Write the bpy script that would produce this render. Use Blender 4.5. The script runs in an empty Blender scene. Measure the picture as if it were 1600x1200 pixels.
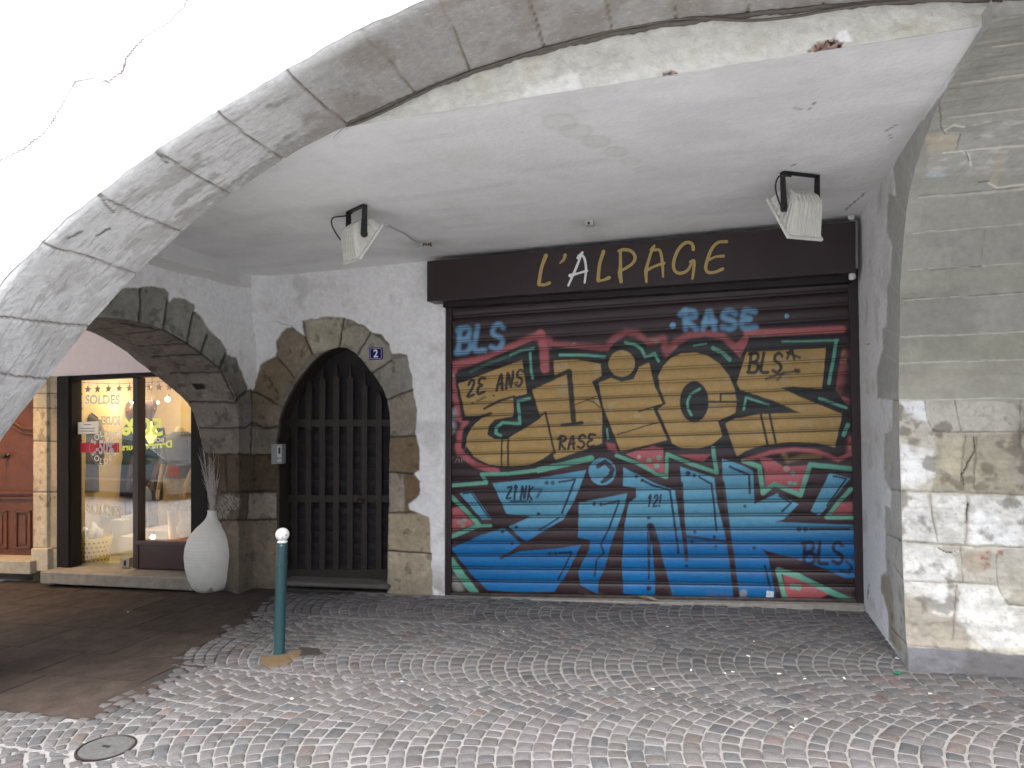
import bpy, bmesh, math, random
import numpy as np
from mathutils import Vector, Matrix
random.seed(7); RNG = np.random.RandomState(11)
scene = bpy.context.scene
COL = scene.collection

# ---------------------------------------------------------------- camera, sky, sun, exposure
FPX = 1109.0; PSI = math.radians(16.7); PIT = math.radians(2.12); CZ = 1.5
cam = bpy.data.cameras.new('camera'); cam.sensor_width = 36; cam.lens = FPX/1600*36; cam.clip_end = 400
camo = bpy.data.objects.new('camera', cam); COL.objects.link(camo)
camo.location = (0, 0, CZ); camo.rotation_euler = (math.pi/2+PIT, 0, PSI)
scene.camera = camo
W = bpy.data.worlds.new('World'); scene.world = W; W.use_nodes = True
nt = W.node_tree; bg = nt.nodes['Background']
sky = nt.nodes.new('ShaderNodeTexSky'); sky.sky_type = 'NISHITA'; sky.sun_disc = False
sky.sun_elevation = math.radians(60); sky.sun_rotation = math.radians(165); sky.dust_density = 4; sky.air_density = 1.0; sky.ozone_density = 1.0
mixw = nt.nodes.new('ShaderNodeMix'); mixw.data_type = 'RGBA'; mixw.inputs[0].default_value = 0.6
hs = nt.nodes.new('ShaderNodeHueSaturation'); hs.inputs['Saturation'].default_value = 0.6
nt.links.new(sky.outputs[0], hs.inputs['Color']); nt.links.new(hs.outputs[0], bg.inputs[0])
nt.nodes.remove(mixw)
bg.inputs[1].default_value = 0.15
sl = bpy.data.lights.new('sun', 'SUN'); sl.energy = 1.0; sl.angle = math.radians(45); sl.color = (1, .985, .96)
slo = bpy.data.objects.new('sun', sl); COL.objects.link(slo)
slo.rotation_euler = (math.radians(30), 0, math.radians(-15))
scene.view_settings.view_transform = 'Standard'; scene.view_settings.look = 'None'
scene.view_settings.exposure = 2.12; scene.view_settings.gamma = 1
scene.render.engine = 'CYCLES'
scene.cycles.max_bounces = 10; scene.cycles.diffuse_bounces = 6; scene.cycles.glossy_bounces = 5
scene.cycles.transparent_max_bounces = 16

# ---------------------------------------------------------------- picture geometry -> world
F_ = np.array([-math.sin(PSI)*math.cos(PIT), math.cos(PSI)*math.cos(PIT), math.sin(PIT)])
R_ = np.array([math.cos(PSI), math.sin(PSI), 0.0]); U_ = np.cross(R_, F_)
def ray(u, v): return F_ + (u-800)/FPX*R_ - (v-600)/FPX*U_
def atY(u, v, Y): r = ray(u, v); q = r*(Y/r[1]); q[2] += CZ; return q
def atX(u, v, X): r = ray(u, v); q = r*(X/r[0]); q[2] += CZ; return q
def proj(P):
    q = P-np.array([0, 0, CZ]); d = q@F_; d = np.where(d < .05, .05, d)
    return 800+(q@R_)/d*FPX, 600-(q@U_)/d*FPX
def gz(x): return .002+.0435*x
def ground_at(u, v):
    r = ray(u, v); t = (.002-CZ)/(r[2]-.0435*r[0]); q = r*t; q[2] += CZ; return q
def ceil_z(x, y): return 2.96+.028*x-.0235*(y-3.1)
def ceil_at(u, v):
    r = ray(u, v); t = (2.96+.0235*3.1-CZ)/(r[2]-.028*r[0]+.0235*r[1]); q = r*t; q[2] += CZ; return q
D = 5.8; XL = -4.295; XR = .97; YB = 3.1; YF = 2.6

# ---------------------------------------------------------------- numpy noise, masks
_T = RNG.rand(64, 64, 64).astype(np.float32)
def vnoise(P):
    P = np.asarray(P, np.float32); i = np.floor(P).astype(int); f = P-i; f = f*f*(3-2*f); r = 0
    for a in (0, 1):
        for b in (0, 1):
            for c in (0, 1):
                w = (f[..., 0] if a else 1-f[..., 0])*(f[..., 1] if b else 1-f[..., 1])*(f[..., 2] if c else 1-f[..., 2])
                r = r+w*_T[(i[..., 0]+a) & 63, (i[..., 1]+b) & 63, (i[..., 2]+c) & 63]
    return r
def fbm(P, s, o=4):
    P = np.asarray(P)*s; t = 0; a = .5; n = 0
    for k in range(o): t = t+a*vnoise(P+17.3*k); n += a; a *= .5; P = P*2.03
    return t/n                              # 0..1, mean .5
def sstep(a, b, x):
    t = np.clip((x-a)/(b-a), 0, 1); return t*t*(3-2*t)
def dseg(u, v, pts, closed=False):
    d = np.full(u.shape, 1e9); pts = list(pts)
    if closed: pts = pts+[pts[0]]
    for (x0, y0), (x1, y1) in zip(pts[:-1], pts[1:]):
        dx, dy = x1-x0, y1-y0; L = dx*dx+dy*dy+1e-12
        t = np.clip(((u-x0)*dx+(v-y0)*dy)/L, 0, 1)
        d = np.minimum(d, (u-x0-t*dx)**2+(v-y0-t*dy)**2)
    return np.sqrt(d)
def inpoly(u, v, pts):
    c = np.zeros(u.shape, bool); n = len(pts)
    for i in range(n):
        x0, y0 = pts[i]; x1, y1 = pts[(i+1) % n]
        if y0 == y1: continue
        c ^= ((y0 > v) != (y1 > v)) & (u < (x1-x0)*(v-y0)/(y1-y0)+x0)
    return c
def sdp(u, v, pts):
    d = dseg(u, v, pts, True); return np.where(inpoly(u, v, pts), -d, d)
def mpoly(u, v, pts, w=1.0, off=0.0):
    """soft mask of a polygon, computed only near its box"""
    xs = [p[0] for p in pts]; ys = [p[1] for p in pts]; m = 3*w+abs(off)+2
    k = (u > min(xs)-m) & (u < max(xs)+m) & (v > min(ys)-m) & (v < max(ys)+m)
    out = np.zeros(u.shape)
    if k.any(): out[k] = 1-sstep(-w, w, sdp(u[k], v[k], pts)-off)
    return out
def mline(u, v, pts, r, w=.8):
    xs = [p[0] for p in pts]; ys = [p[1] for p in pts]; m = r+w*2+2
    k = (u > min(xs)-m) & (u < max(xs)+m) & (v > min(ys)-m) & (v < max(ys)+m)
    out = np.zeros(u.shape)
    if k.any(): out[k] = 1-sstep(r-w, r+w, dseg(u[k], v[k], pts))
    return out
def mix(c, col, m):
    col = np.asarray(col, float)
    return c*(1-m[..., None])+col*m[..., None]
def S(r, g, b, k=1.0, sat=.82):             # sRGB 0-255 -> linear albedo * k
    c = np.array([r, g, b])/255.; c = c.mean()*(1-sat)+c*sat; c = np.where(c <= .04045, c/12.92, ((c+.055)/1.055)**2.4)
    return np.clip(c*k, 0, .9)

# ---------------------------------------------------------------- object helpers
def tag(o, label=None, cat=None, group=None, kind=None):
    if label: o['label'] = label
    if cat: o['category'] = cat
    if group: o['group'] = group
    if kind: o['kind'] = kind
    return o
def link(o, parent=None):
    COL.objects.link(o)
    if parent is not None: o.parent = parent
    return o
def thing(name, label, cat, loc=(0, 0, 0), group=None):
    o = bpy.data.objects.new(name, None); o.location = loc; o.empty_display_size = .1
    link(o); return tag(o, label, cat, group)
def place(o, root):
    """geometry is built in world coordinates; move it under its thing"""
    o.parent = root
    off = Vector(root.location)
    if off.length > 0: o.data.transform(Matrix.Translation(-off)) if o.type == 'MESH' else None
    return o
def mesh_obj(name, verts, faces, mat, root=None, smooth=False, col=None):
    me = bpy.data.meshes.new(name); me.from_pydata([tuple(map(float, v)) for v in verts], [], [tuple(map(int, f)) for f in faces])
    me.update()
    if mat: me.materials.append(mat)
    if smooth: me.shade_smooth()
    if col is not None: set_col(me, col)
    o = bpy.data.objects.new(name, me); link(o)
    if root is not None: attach(o, root)
    return o
def attach(o, root):
    # world-space geometry -> local to a chain of parents that have only translations
    off = Vector((0, 0, 0)); r = root
    while r is not None: off += Vector(r.location); r = r.parent
    if off.length > 0: o.data.transform(Matrix.Translation(-off))
    o.parent = root; return o
def set_col(me, col):
    a = me.color_attributes.new('tint', 'FLOAT_COLOR', 'POINT')
    c = np.ones((len(me.vertices), 4), np.float32); c[:, :3] = np.asarray(col).reshape(-1, 3); a.data.foreach_set('color', c.ravel())
def grid_obj(name, P, col, mat, root=None, keep=None, flip=False, smooth=True):
    n, m = P.shape[:2]; idx = np.arange(n*m).reshape(n, m)
    q = np.stack([idx[:-1, :-1], idx[1:, :-1], idx[1:, 1:], idx[:-1, 1:]], -1)
    if flip: q = q[..., ::-1]
    if keep is not None: q = q[keep]
    q = q.reshape(-1, 4); Pf = P.reshape(-1, 3); cf = None if col is None else col.reshape(-1, 3)
    used = np.unique(q); rm = np.full(n*m, -1); rm[used] = np.arange(len(used)); q = rm[q]; Pf = Pf[used]
    if cf is not None: cf = cf[used]
    me = bpy.data.meshes.new(name); me.vertices.add(len(Pf)); me.vertices.foreach_set('co', Pf.astype(np.float32).ravel())
    me.loops.add(q.size); me.loops.foreach_set('vertex_index', q.ravel().astype(np.int32))
    me.polygons.add(len(q)); me.polygons.foreach_set('loop_start', np.arange(0, q.size, 4, dtype=np.int32))
    me.polygons.foreach_set('loop_total', np.full(len(q), 4, np.int32))
    me.update(calc_edges=True); me.validate()
    me.materials.append(mat)
    if smooth: me.shade_smooth()
    if cf is not None: set_col(me, cf)
    o = bpy.data.objects.new(name, me); link(o)
    if root is not None: attach(o, root)
    return o
class MB:
    def __init__(s): s.v = []; s.f = []
    def add(s, vs, fs):
        k = len(s.v); s.v += [tuple(map(float, a)) for a in vs]; s.f += [tuple(i+k for i in f) for f in fs]; return s
    def box(s, x0, x1, y0, y1, z0, z1, kx=0.0):
        vs = [(x, y, z+kx*(x-x0)) for x in (x0, x1) for y in (y0, y1) for z in (z0, z1)]
        return s.add(vs, [(0, 1, 3, 2), (4, 6, 7, 5), (0, 4, 5, 1), (2, 3, 7, 6), (0, 2, 6, 4), (1, 5, 7, 3)])
    def hexa(s, front, back):               # two quads in the same order
        return s.add(list(front)+list(back), [(0, 1, 2, 3), (7, 6, 5, 4), (0, 4, 5, 1), (1, 5, 6, 2), (2, 6, 7, 3), (3, 7, 4, 0)])
    def prism(s, pts, vec):                 # polygon pts (3D) extruded by vec
        n = len(pts); vec = np.array(vec); b = [np.array(p)+vec for p in pts]
        return s.add(list(pts)+b, [tuple(range(n)), tuple(range(2*n-1, n-1, -1))]+[(i, i+n, (i+1) % n+n, (i+1) % n) for i in range(n)])
    def tube(s, pts, r, seg=8, cap=True):
        pts = [np.array(p, float) for p in pts]; n = len(pts); rs = r if hasattr(r, '__len__') else [r]*n; vs = []; up = None
        for i, p in enumerate(pts):
            t = pts[min(i+1, n-1)]-pts[max(i-1, 0)]; t = t/(np.linalg.norm(t)+1e-9)
            if up is None: up = np.array([0, 0, 1.]) if abs(t[2]) < .9 else np.array([1., 0, 0])
            a = np.cross(t, up); a /= np.linalg.norm(a)+1e-9; up = np.cross(a, t)
            for k in range(seg):
                w = 2*math.pi*k/seg; vs.append(p+rs[i]*(math.cos(w)*a+math.sin(w)*up))
        fs = [(i*seg+k, i*seg+(k+1) % seg, (i+1)*seg+(k+1) % seg, (i+1)*seg+k) for i in range(n-1) for k in range(seg)]
        if cap: fs += [tuple(range(seg-1, -1, -1)), tuple((n-1)*seg+k for k in range(seg))]
        return s.add(vs, fs)
    def lathe(s, prof, c, seg=32, ax=(0, 0, 1)):
        vs = []; ax = Vector(ax).normalized(); q = Vector((0, 0, 1)).rotation_difference(ax)
        for r, z in prof:
            for k in range(seg):
                w = 2*math.pi*k/seg; p = q@Vector((r*math.cos(w), r*math.sin(w), z)); vs.append((p.x+c[0], p.y+c[1], p.z+c[2]))
        n = len(prof); fs = [(i*seg+k, i*seg+(k+1) % seg, (i+1)*seg+(k+1) % seg, (i+1)*seg+k) for i in range(n-1) for k in range(seg)]
        fs += [tuple(range(seg-1, -1, -1)), tuple((n-1)*seg+k for k in range(seg))]
        return s.add(vs, fs)
    def build(s, name, mat, root=None, smooth=False, bevel=0, label=None):
        o = mesh_obj(name, s.v, s.f, mat, root, smooth)
        if bevel:
            b = o.modifiers.new('bevel', 'BEVEL'); b.width = bevel; b.segments = 2; b.limit_method = 'ANGLE'
        if label: o['label'] = label
        return o
def spline(pts, n):
    """catmull-rom resample of a polyline, uniform arc length"""
    P = np.array(pts, float); P = np.vstack([2*P[0]-P[1], P, 2*P[-1]-P[-2]]); out = []
    for i in range(1, len(P)-2):
        for t in np.linspace(0, 1, 40, endpoint=False):
            a, b, c, d = P[i-1:i+3]; out.append(.5*((2*b)+(-a+c)*t+(2*a-5*b+4*c-d)*t*t+(-a+3*b-3*c+d)*t**3))
    out.append(P[-2]); out = np.array(out); L = np.r_[0, np.cumsum(np.linalg.norm(np.diff(out, axis=0), axis=1))]
    s = np.linspace(0, L[-1], n); return np.stack([np.interp(s, L, out[:, k]) for k in range(out.shape[1])], 1)
def polyres(pts, n):
    P = np.array(pts, float); L = np.r_[0, np.cumsum(np.linalg.norm(np.diff(P, axis=0), axis=1))]
    s = np.linspace(0, L[-1], n); return np.stack([np.interp(s, L, P[:, k]) for k in range(P.shape[1])], 1)

# ---------------------------------------------------------------- materials
def mat(name, base=(.5, .5, .5), rough=.6, metal=0, spec=.5, noise=0, nscale=20, bump=0, bscale=60, attr=False, emit=None, estr=0, coat=0):
    m = bpy.data.materials.new(name); m.use_nodes = True; t = m.node_tree; b = t.nodes['Principled BSDF']
    b.inputs['Roughness'].default_value = rough; b.inputs['Metallic'].default_value = metal; b.inputs['Specular IOR Level'].default_value = spec
    b.inputs['Base Color'].default_value = (*base, 1); b.inputs['Coat Weight'].default_value = coat
    N = t.nodes.new; Lk = t.links.new; tc = N('ShaderNodeTexCoord'); geo = N('ShaderNodeNewGeometry')
    src = None
    if attr: a = N('ShaderNodeAttribute'); a.attribute_name = 'tint'; src = a.outputs['Color']
    if noise:
        n = N('ShaderNodeTexNoise'); n.inputs['Scale'].default_value = nscale; n.inputs['Detail'].default_value = 8; n.inputs['Roughness'].default_value = .65
        Lk(geo.outputs['Position'], n.inputs['Vector'])
        r = N('ShaderNodeMapRange'); r.inputs['To Min'].default_value = 1-noise; r.inputs['To Max'].default_value = 1+noise; r.inputs['From Min'].default_value = .25; r.inputs['From Max'].default_value = .75
        Lk(n.outputs[0], r.inputs[0]); mx = N('ShaderNodeVectorMath'); mx.operation = 'MULTIPLY'
        if src: Lk(src, mx.inputs[0])
        else: mx.inputs[0].default_value = base
        Lk(r.outputs[0], mx.inputs[1]); src = mx.outputs[0]
    if src: Lk(src, b.inputs['Base Color'])
    if bump:
        n2 = N('ShaderNodeTexNoise'); n2.inputs['Scale'].default_value = bscale; n2.inputs['Detail'].default_value = 6; n2.inputs['Roughness'].default_value = .6
        Lk(geo.outputs['Position'], n2.inputs['Vector'])
        bp = N('ShaderNodeBump'); bp.inputs['Strength'].default_value = 1; bp.inputs['Distance'].default_value = bump
        Lk(n2.outputs[0], bp.inputs['Height']); Lk(bp.outputs[0], b.inputs['Normal'])
    if emit: b.inputs['Emission Color'].default_value = (*emit, 1); b.inputs['Emission Strength'].default_value = estr
    return m
def glass_mat(name, tint=(1, 1, 1)):
    m = bpy.data.materials.new(name); m.use_nodes = True; t = m.node_tree; t.nodes.clear(); N = t.nodes.new
    o = N('ShaderNodeOutputMaterial'); mx = N('ShaderNodeMixShader'); tr = N('ShaderNodeBsdfTransparent'); gl = N('ShaderNodeBsdfGlossy'); fr = N('ShaderNodeFresnel')
    fr.inputs[0].default_value = 1.6; gl.inputs['Roughness'].default_value = .0; tr.inputs[0].default_value = (*tint, 1)
    k = N('ShaderNodeMath'); k.operation = 'MULTIPLY_ADD'; k.inputs[1].default_value = 2.2; k.inputs[2].default_value = .08
    t.links.new(fr.outputs[0], k.inputs[0]); t.links.new(k.outputs[0], mx.inputs[0]); t.links.new(tr.outputs[0], mx.inputs[1]); t.links.new(gl.outputs[0], mx.inputs[2]); t.links.new(mx.outputs[0], o.inputs[0])
    return m
M = dict(
 masonry=mat('masonry', attr=True, rough=.92, spec=.2, noise=.13, nscale=26, bump=.0065, bscale=42),
 plaster=mat('plaster', attr=True, rough=.9, spec=.2, noise=.05, nscale=14, bump=.005, bscale=38),
 cobble=mat('cobble', attr=True, rough=.72, spec=.35, noise=.25, nscale=90, bump=.004, bscale=130),
 mortar=mat('mortar', (.225, .22, .215), rough=.95, spec=.1, noise=.25, nscale=25, bump=.006, bscale=120),
 street=mat('street', (.42, .42, .415), rough=.9, noise=.25, nscale=9, bump=.01, bscale=60),  # made pale so the unseen ground outside bounces more light
 slab=mat('slab', attr=True, rough=.85, spec=.12, noise=.45, nscale=7, bump=.004, bscale=60),
 plainwall=mat('plainwall', (.72, .72, .71), rough=.9, noise=.05, nscale=6, bump=.005, bscale=30),
 dark=mat('dark', (.02, .019, .02), rough=.8),
 paint=mat('spray_paint', attr=True, rough=.42, spec=.45, noise=.13, nscale=45, bump=.0008, bscale=70),
 brown=mat('brown_metal', (.026, .015, .017), rough=.42, spec=.5, noise=.15, nscale=8, bump=.0008, bscale=60),
 darkbrown=mat('dark_brown_metal', (.016, .010, .011), rough=.5, spec=.4, noise=.2, nscale=12),
 gold=mat('gold_letter', (.42, .31, .10), rough=.5, noise=.12, nscale=60),
 white=mat('white_letter', (.8, .8, .8), rough=.5),
 gate=mat('gate_wood', (.023, .016, .0145), rough=.6, noise=.4, nscale=18, bump=.002, bscale=50),
 gatedark=mat('gate_dark_wood', (.015, .012, .014), rough=.7, noise=.3, nscale=14, bump=.002, bscale=40),
 green=mat('bollard_green', (.014, .050, .056), rough=.35, spec=.5, noise=.12, nscale=14, bump=.0006, bscale=90),
 vase=mat('vase_clay', (.66, .65, .60), rough=.7, noise=.06, nscale=12),
 twig=mat('twig', (.52, .49, .46), rough=.8),
 sand=mat('sand', (.125, .085, .04), rough=.95, noise=.3, nscale=40, bump=.008, bscale=120),
 lampwhite=mat('lamp_cast_metal', (.66, .66, .61), rough=.5, noise=.08, nscale=30, bump=.0008, bscale=80),
 black=mat('black_metal', (.012, .012, .013), rough=.45),
 rod=mat('grey_rod', (.45, .45, .45), rough=.6),
 grey=mat('grey_plastic', (.22, .225, .225), rough=.5, noise=.06, nscale=30),
 blue=mat('enamel_blue', (.018, .016, .16), rough=.25, spec=.6),
 wood=mat('door_wood', (.105, .034, .014), rough=.4, noise=.35, nscale=9, bump=.0015, bscale=40),
 cream=mat('shop_cream', (.60, .48, .29), rough=.8, noise=.12, nscale=5),
 shopfloor=mat('shop_floor', (.66, .62, .42), rough=.4, noise=.06, nscale=8),
 glass=glass_mat('shop_glass'),
 iron=mat('cast_iron', (.085, .085, .083), rough=.95, spec=.08, noise=.25, nscale=40, bump=.002, bscale=90),
 steel=mat('steel', (.4, .38, .33), rough=.35, metal=1),
)
# striped clay: horizontal bump rings on the vase
_t = M['vase'].node_tree; _w = _t.nodes.new('ShaderNodeTexWave'); _w.bands_direction = 'Z'; _w.inputs['Scale'].default_value = 11; _w.inputs['Distortion'].default_value = 8; _w.inputs['Detail'].default_value = 4; _w.inputs['Detail Scale'].default_value = 1.2
_tc = _t.nodes.new('ShaderNodeTexCoord'); _mp = _t.nodes.new('ShaderNodeMapping'); _mp.inputs['Scale'].default_value = (.15, .15, 1); _t.links.new(_tc.outputs['Object'], _mp.inputs[0]); _t.links.new(_mp.outputs[0], _w.inputs['Vector'])
_b = _t.nodes.new('ShaderNodeBump'); _b.inputs['Distance'].default_value = .0015; _b.inputs['Strength'].default_value = .8; _t.links.new(_w.outputs['Fac'], _b.inputs['Height']); _t.links.new(_b.outputs[0], _t.nodes['Principled BSDF'].inputs['Normal'])

WHITE = np.array([.79, .795, .80])
def base_plaster(P, amp=.06, dirt=.05):
    n = fbm(P, 1.3, 4); n2 = fbm(P+9, 7, 4); n3 = fbm(P+31, 2.6, 5)
    c = WHITE*(1+amp*(n-.5)*2.4+.07*(n2-.5)+.05*(fbm(P*np.array([1, 1, 2.5])+77, 3, 5)-.5))[..., None]
    c = mix(c, (.5, .48, .44), dirt*sstep(.58, .75, n3)*3)
    return c
def warp(u, v, P, a=2.5, s=18):
    return u+(fbm(P, s, 3)-.5)*2*a, v+(fbm(P+5, s, 3)-.5)*2*a
def Z(ox, oy, s):                           # zoomed-view coordinates -> photo pixels
    return lambda *p: [(ox+x/s, oy+y/s) for x, y in p]
z3 = Z(380, 440, 2.309); z6 = Z(200, 380, 3.75); zA = Z(690, 460, 4.8); zB = Z(1010, 460, 4.706); zC = Z(690, 690, 4.615); zD = Z(1010, 690, 4.615)

def punch(P2, poly, h):
    """2D grid coordinates: snap the grid onto the outline, return moved coords and cell keep mask"""
    a, b = P2[..., 0], P2[..., 1]; ins = inpoly(a, b, poly)
    keep = ~(ins[:-1, :-1] & ins[1:, :-1] & ins[1:, 1:] & ins[:-1, 1:])
    near = ins & (dseg(a, b, poly, True) < h*1.6)
    A = a[near]; B = b[near]; best = np.full(A.shape, 1e9); qa = A.copy(); qb = B.copy(); n = len(poly)
    for i in range(n):
        x0, y0 = poly[i]; x1, y1 = poly[(i+1) % n]; dx, dy = x1-x0, y1-y0; L = dx*dx+dy*dy+1e-12
        t = np.clip(((A-x0)*dx+(B-y0)*dy)/L, 0, 1); X = x0+t*dx; Y = y0+t*dy; d = (A-X)**2+(B-Y)**2; k = d < best
        best[k] = d[k]; qa[k] = X[k]; qb[k] = Y[k]
    Q = P2.copy(); Q[near, 0] = qa; Q[near, 1] = qb
    return Q, keep
def face_out(poly2, f3, mtl, name, root, depth_vec, n=240, colf=None):
    pass

# ================================================================ GROUND
g0 = 60.0
mesh_obj('street', [(-g0, -g0, gz(-g0)*.0-.32), (g0, -g0, -.32), (g0, g0, -.32), (-g0, g0, -.32)], [(0, 1, 2, 3)], M['street'])
bpy.data.objects['street']['kind'] = 'structure'
xs = np.linspace(-16, 9, 26); ys = np.array([1.5, 2, 4, 7.6])
P = np.stack(np.meshgrid(xs, ys, indexing='ij'), -1); P = np.dstack([P, gz(P[..., 0])-.0065])
o = grid_obj('paving_mortar', P, None, M['mortar']); o['kind'] = 'structure'
P = np.stack(np.meshgrid(xs, np.array([-9, -4, 1.5]), indexing='ij'), -1); P = np.dstack([P, gz(P[..., 0])-.002]); o = grid_obj('bounce_roadway', P, None, M['street']); o['kind'] = 'structure'  # unseen ground added pale to bounce light up onto the ceiling

SLX = lambda y: -3.22-.27*(y-3)+.05*math.sin(y*9)               # right edge of the slab area
def in_slab(x, y): return (y > 3.02+.10*(x+3.2)*0) & (x < SLX(y)-max(0, (3.45-y))*.3)
rng = random.Random(3)
def cobbles():
    vs = []; fs = []; cs = []
    Wb = 1.15; Rr = .80; p = .086
    for b, yc in enumerate([5.575, 4.425, 3.275, 2.125]):
        far = yc < 1.6
        th_max = math.asin(min(.98, Wb/2/Rr))+.09
        y0, y1 = yc-Wb/2, yc+Wb/2
        i = 0; x = -7.0+rng.random()*p
        while x < (4.2 if not far else 3.5):
            pp = p*(1+rng.uniform(-.1, .1)); wob = rng.uniform(-.006, .006)
            nseg = 14; th = -th_max+rng.uniform(-.03, .0)
            cuts = [th]
            while cuts[-1] < th_max: cuts.append(cuts[-1]+(.098/Rr)*rng.uniform(.72, 1.25))
            if cuts[-1]-th_max > .06 and len(cuts) > 2: cuts[-1] = th_max
            tints = None
            for a, c in zip(cuts[:-1], cuts[1:]):
                q = []
                for (tt, far_) in ((a, 0), (c, 0), (c, 1), (a, 1)):
                    X = x+Rr-Rr*math.cos(tt); Y = yc+Rr*math.sin(tt)
                    if far_: X += pp*math.cos(tt)**2; Y -= pp*math.cos(tt)*math.sin(tt)
                    if far_:
                        tv = math.asin(max(-.97, min(.97, (Y-yc)/Rr))); X = x+pp+Rr-Rr*math.cos(tv)
                    Y = min(max(Y, y0+.004), y1-.004)
                    X += .02*math.sin(Y*2.1+b)+.012*math.sin(x*1.7+Y*5)
                    q.append(np.array([X+rng.uniform(-.004, .004), Y+rng.uniform(-.004, .004)+.02*math.sin(x*1.3+b)]))
                c0 = sum(q)/4
                if np.linalg.norm(q[0]-q[1]) < .03 or np.linalg.norm(q[2]-q[3]) < .02: continue
                if c0[1] > 5.72 or in_slab(c0[0], c0[1]): continue
                if math.hypot(c0[0]-MH[0], c0[1]-MH[1]) < .145: continue
                # inset against the joints, rounded corners
                g = .0062+rng.uniform(0, .0035)
                pr = []
                for k in range(4):
                    A = q[k]; Bv = q[(k+1) % 4]-A; Cv = q[(k-1) % 4]-A
                    lb = np.linalg.norm(Bv)+1e-6; lc = np.linalg.norm(Cv)+1e-6; Bv /= lb; Cv /= lc
                    I = A+(Bv*(1.0 if k in (0, 2) else .5)+Cv*(.5 if k in (0, 2) else 1.0))*g*1.15
                    r_ = .008; r1 = min(r_, lb*.25); r2 = min(r_, lc*.25)
                    pr += [I+Cv*r2, I+(Bv*r1+Cv*r2)*.28, I+Bv*r1]
                n = len(pr); ctr = sum(pr)/n
                hz = rng.uniform(-.002, .0025); tx = rng.uniform(-.022, .022); ty = rng.uniform(-.022, .022)
                t = rng.random(); gcol = rng.uniform(.082, .125)
                colr = np.array([gcol*1.02, gcol*.98, gcol])
                if t < .035: colr = np.array([.118, .098, .092])*rng.uniform(.85, 1.1)
                elif t < .22: colr = np.array([.108, .101, .098])*rng.uniform(.8, 1.1)
                elif t < .35: colr = np.array([.088, .090, .094])*rng.uniform(.8, 1.1)
                k0 = len(vs)
                for ring, (sc, dz) in enumerate(((1.05, -.016), (1.0, -.004), (.88, .0))):
                    for P_ in pr:
                        e = ctr+(P_-ctr)*sc; vs.append((e[0], e[1], gz(e[0])+hz+dz+tx*(e[0]-ctr[0])+ty*(e[1]-ctr[1])))
                        cs.append(colr*(.9 if ring == 0 else 1))
                vs.append((ctr[0], ctr[1], gz(ctr[0])+hz+.001)); cs.append(colr)
                for rr in range(2):
                    for j in range(n):
                        fs.append((k0+rr*n+j, k0+rr*n+(j+1) % n, k0+(rr+1)*n+(j+1) % n, k0+(rr+1)*n+j))
                for j in range(n): fs.append((k0+2*n+j, k0+2*n+(j+1) % n, k0+3*n))
            x += pp
    V_ = np.array(vs); cs = np.array(cs)*(.80+.22*fbm(np.stack([V_[:, 0], V_[:, 1], V_[:, 1]*0], -1), 1.6, 4))[:, None]; cs = cs*(1-.18*sstep(.58, .74, fbm(np.stack([V_[:, 0], V_[:, 1], V_[:, 1]*0+9], -1), 5, 4)))[:, None]
    # arc valleys overlap a little at the band edges; that reads as tight joints
    o = mesh_obj('cobblestones', vs, fs, M['cobble'], smooth=True, col=cs)
    tag(o, kind='structure')
MH = ground_at(166, 1168)
cobbles()
# dark smooth slabs in front of the boutique
vs = []; fs = []; cs = []
y = 3.03; row = 0
while y < 5.78:
    h = rng.choice([.42, .5, .56]); h = min(h, 5.8-y)
    x = SLX(y)-rng.uniform(0, .06)
    while x > -9.5:
        w = rng.uniform(.5, .95); x0 = x-w; g = .003
        if rng.random() < .0: pass
        t = rng.uniform(.030, .040); c = np.array([t*1.25, t*.98, t*.84]); hz = rng.uniform(-.001, .001)
        k0 = len(vs)
        for (e, dz) in ((g, -.01), (g+.003, 0.0)):
            for X, Y in ((x0+e, y+e), (x-e, y+e), (x-e, y+h-e), (x0+e, y+h-e)): vs.append((X, Y, gz(X)+.001+hz+dz)); cs.append(c)
        for j in range(4): fs.append((k0+j, k0+(j+1) % 4, k0+4+(j+1) % 4, k0+4+j))
        fs.append((k0+4, k0+5, k0+6, k0+7)); x = x0
    y += h; row += 1
o = mesh_obj('paving_slabs', vs, fs, M['slab'], col=cs); tag(o, kind='structure')
# under-slab dark bed
mesh_obj('slab_bed', [(-10, 3.02, gz(-10)-.006), (-3.2, 3.02, gz(-3.2)-.006), (-3.2, 5.8, gz(-3.2)-.006), (-10, 5.8, gz(-10)-.006)], [(0, 1, 2, 3)], mat('slab_joint', (.022, .019, .017), .95))['kind'] = 'structure'
# manhole cover
mh = thing('round_access_cover', 'small round grey metal access cover set flush in the cobbles at the lower left', 'access cover', tuple(MH))
b = MB(); b.lathe([(.0, -.012), (.118, -.012), (.118, .002), (.108, .005), (.0, .005)], MH, 40); b.build('lid', M['iron'], mh)
b = MB(); b.lathe([(.121, -.012), (.132, -.012), (.132, .003), (.130, .004), (.123, .004), (.121, .002)], MH, 40)
b.f = [f for f in b.f if len(f) == 4]; b.build('rim', M['darkbrown'], mh)
b = MB(); b.box(MH[0]-.02, MH[0]+.02, MH[1]-.008, MH[1]+.008, MH[2]+.0055, MH[2]+.008); b.build('key_slot', M['black'], mh)

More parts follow.
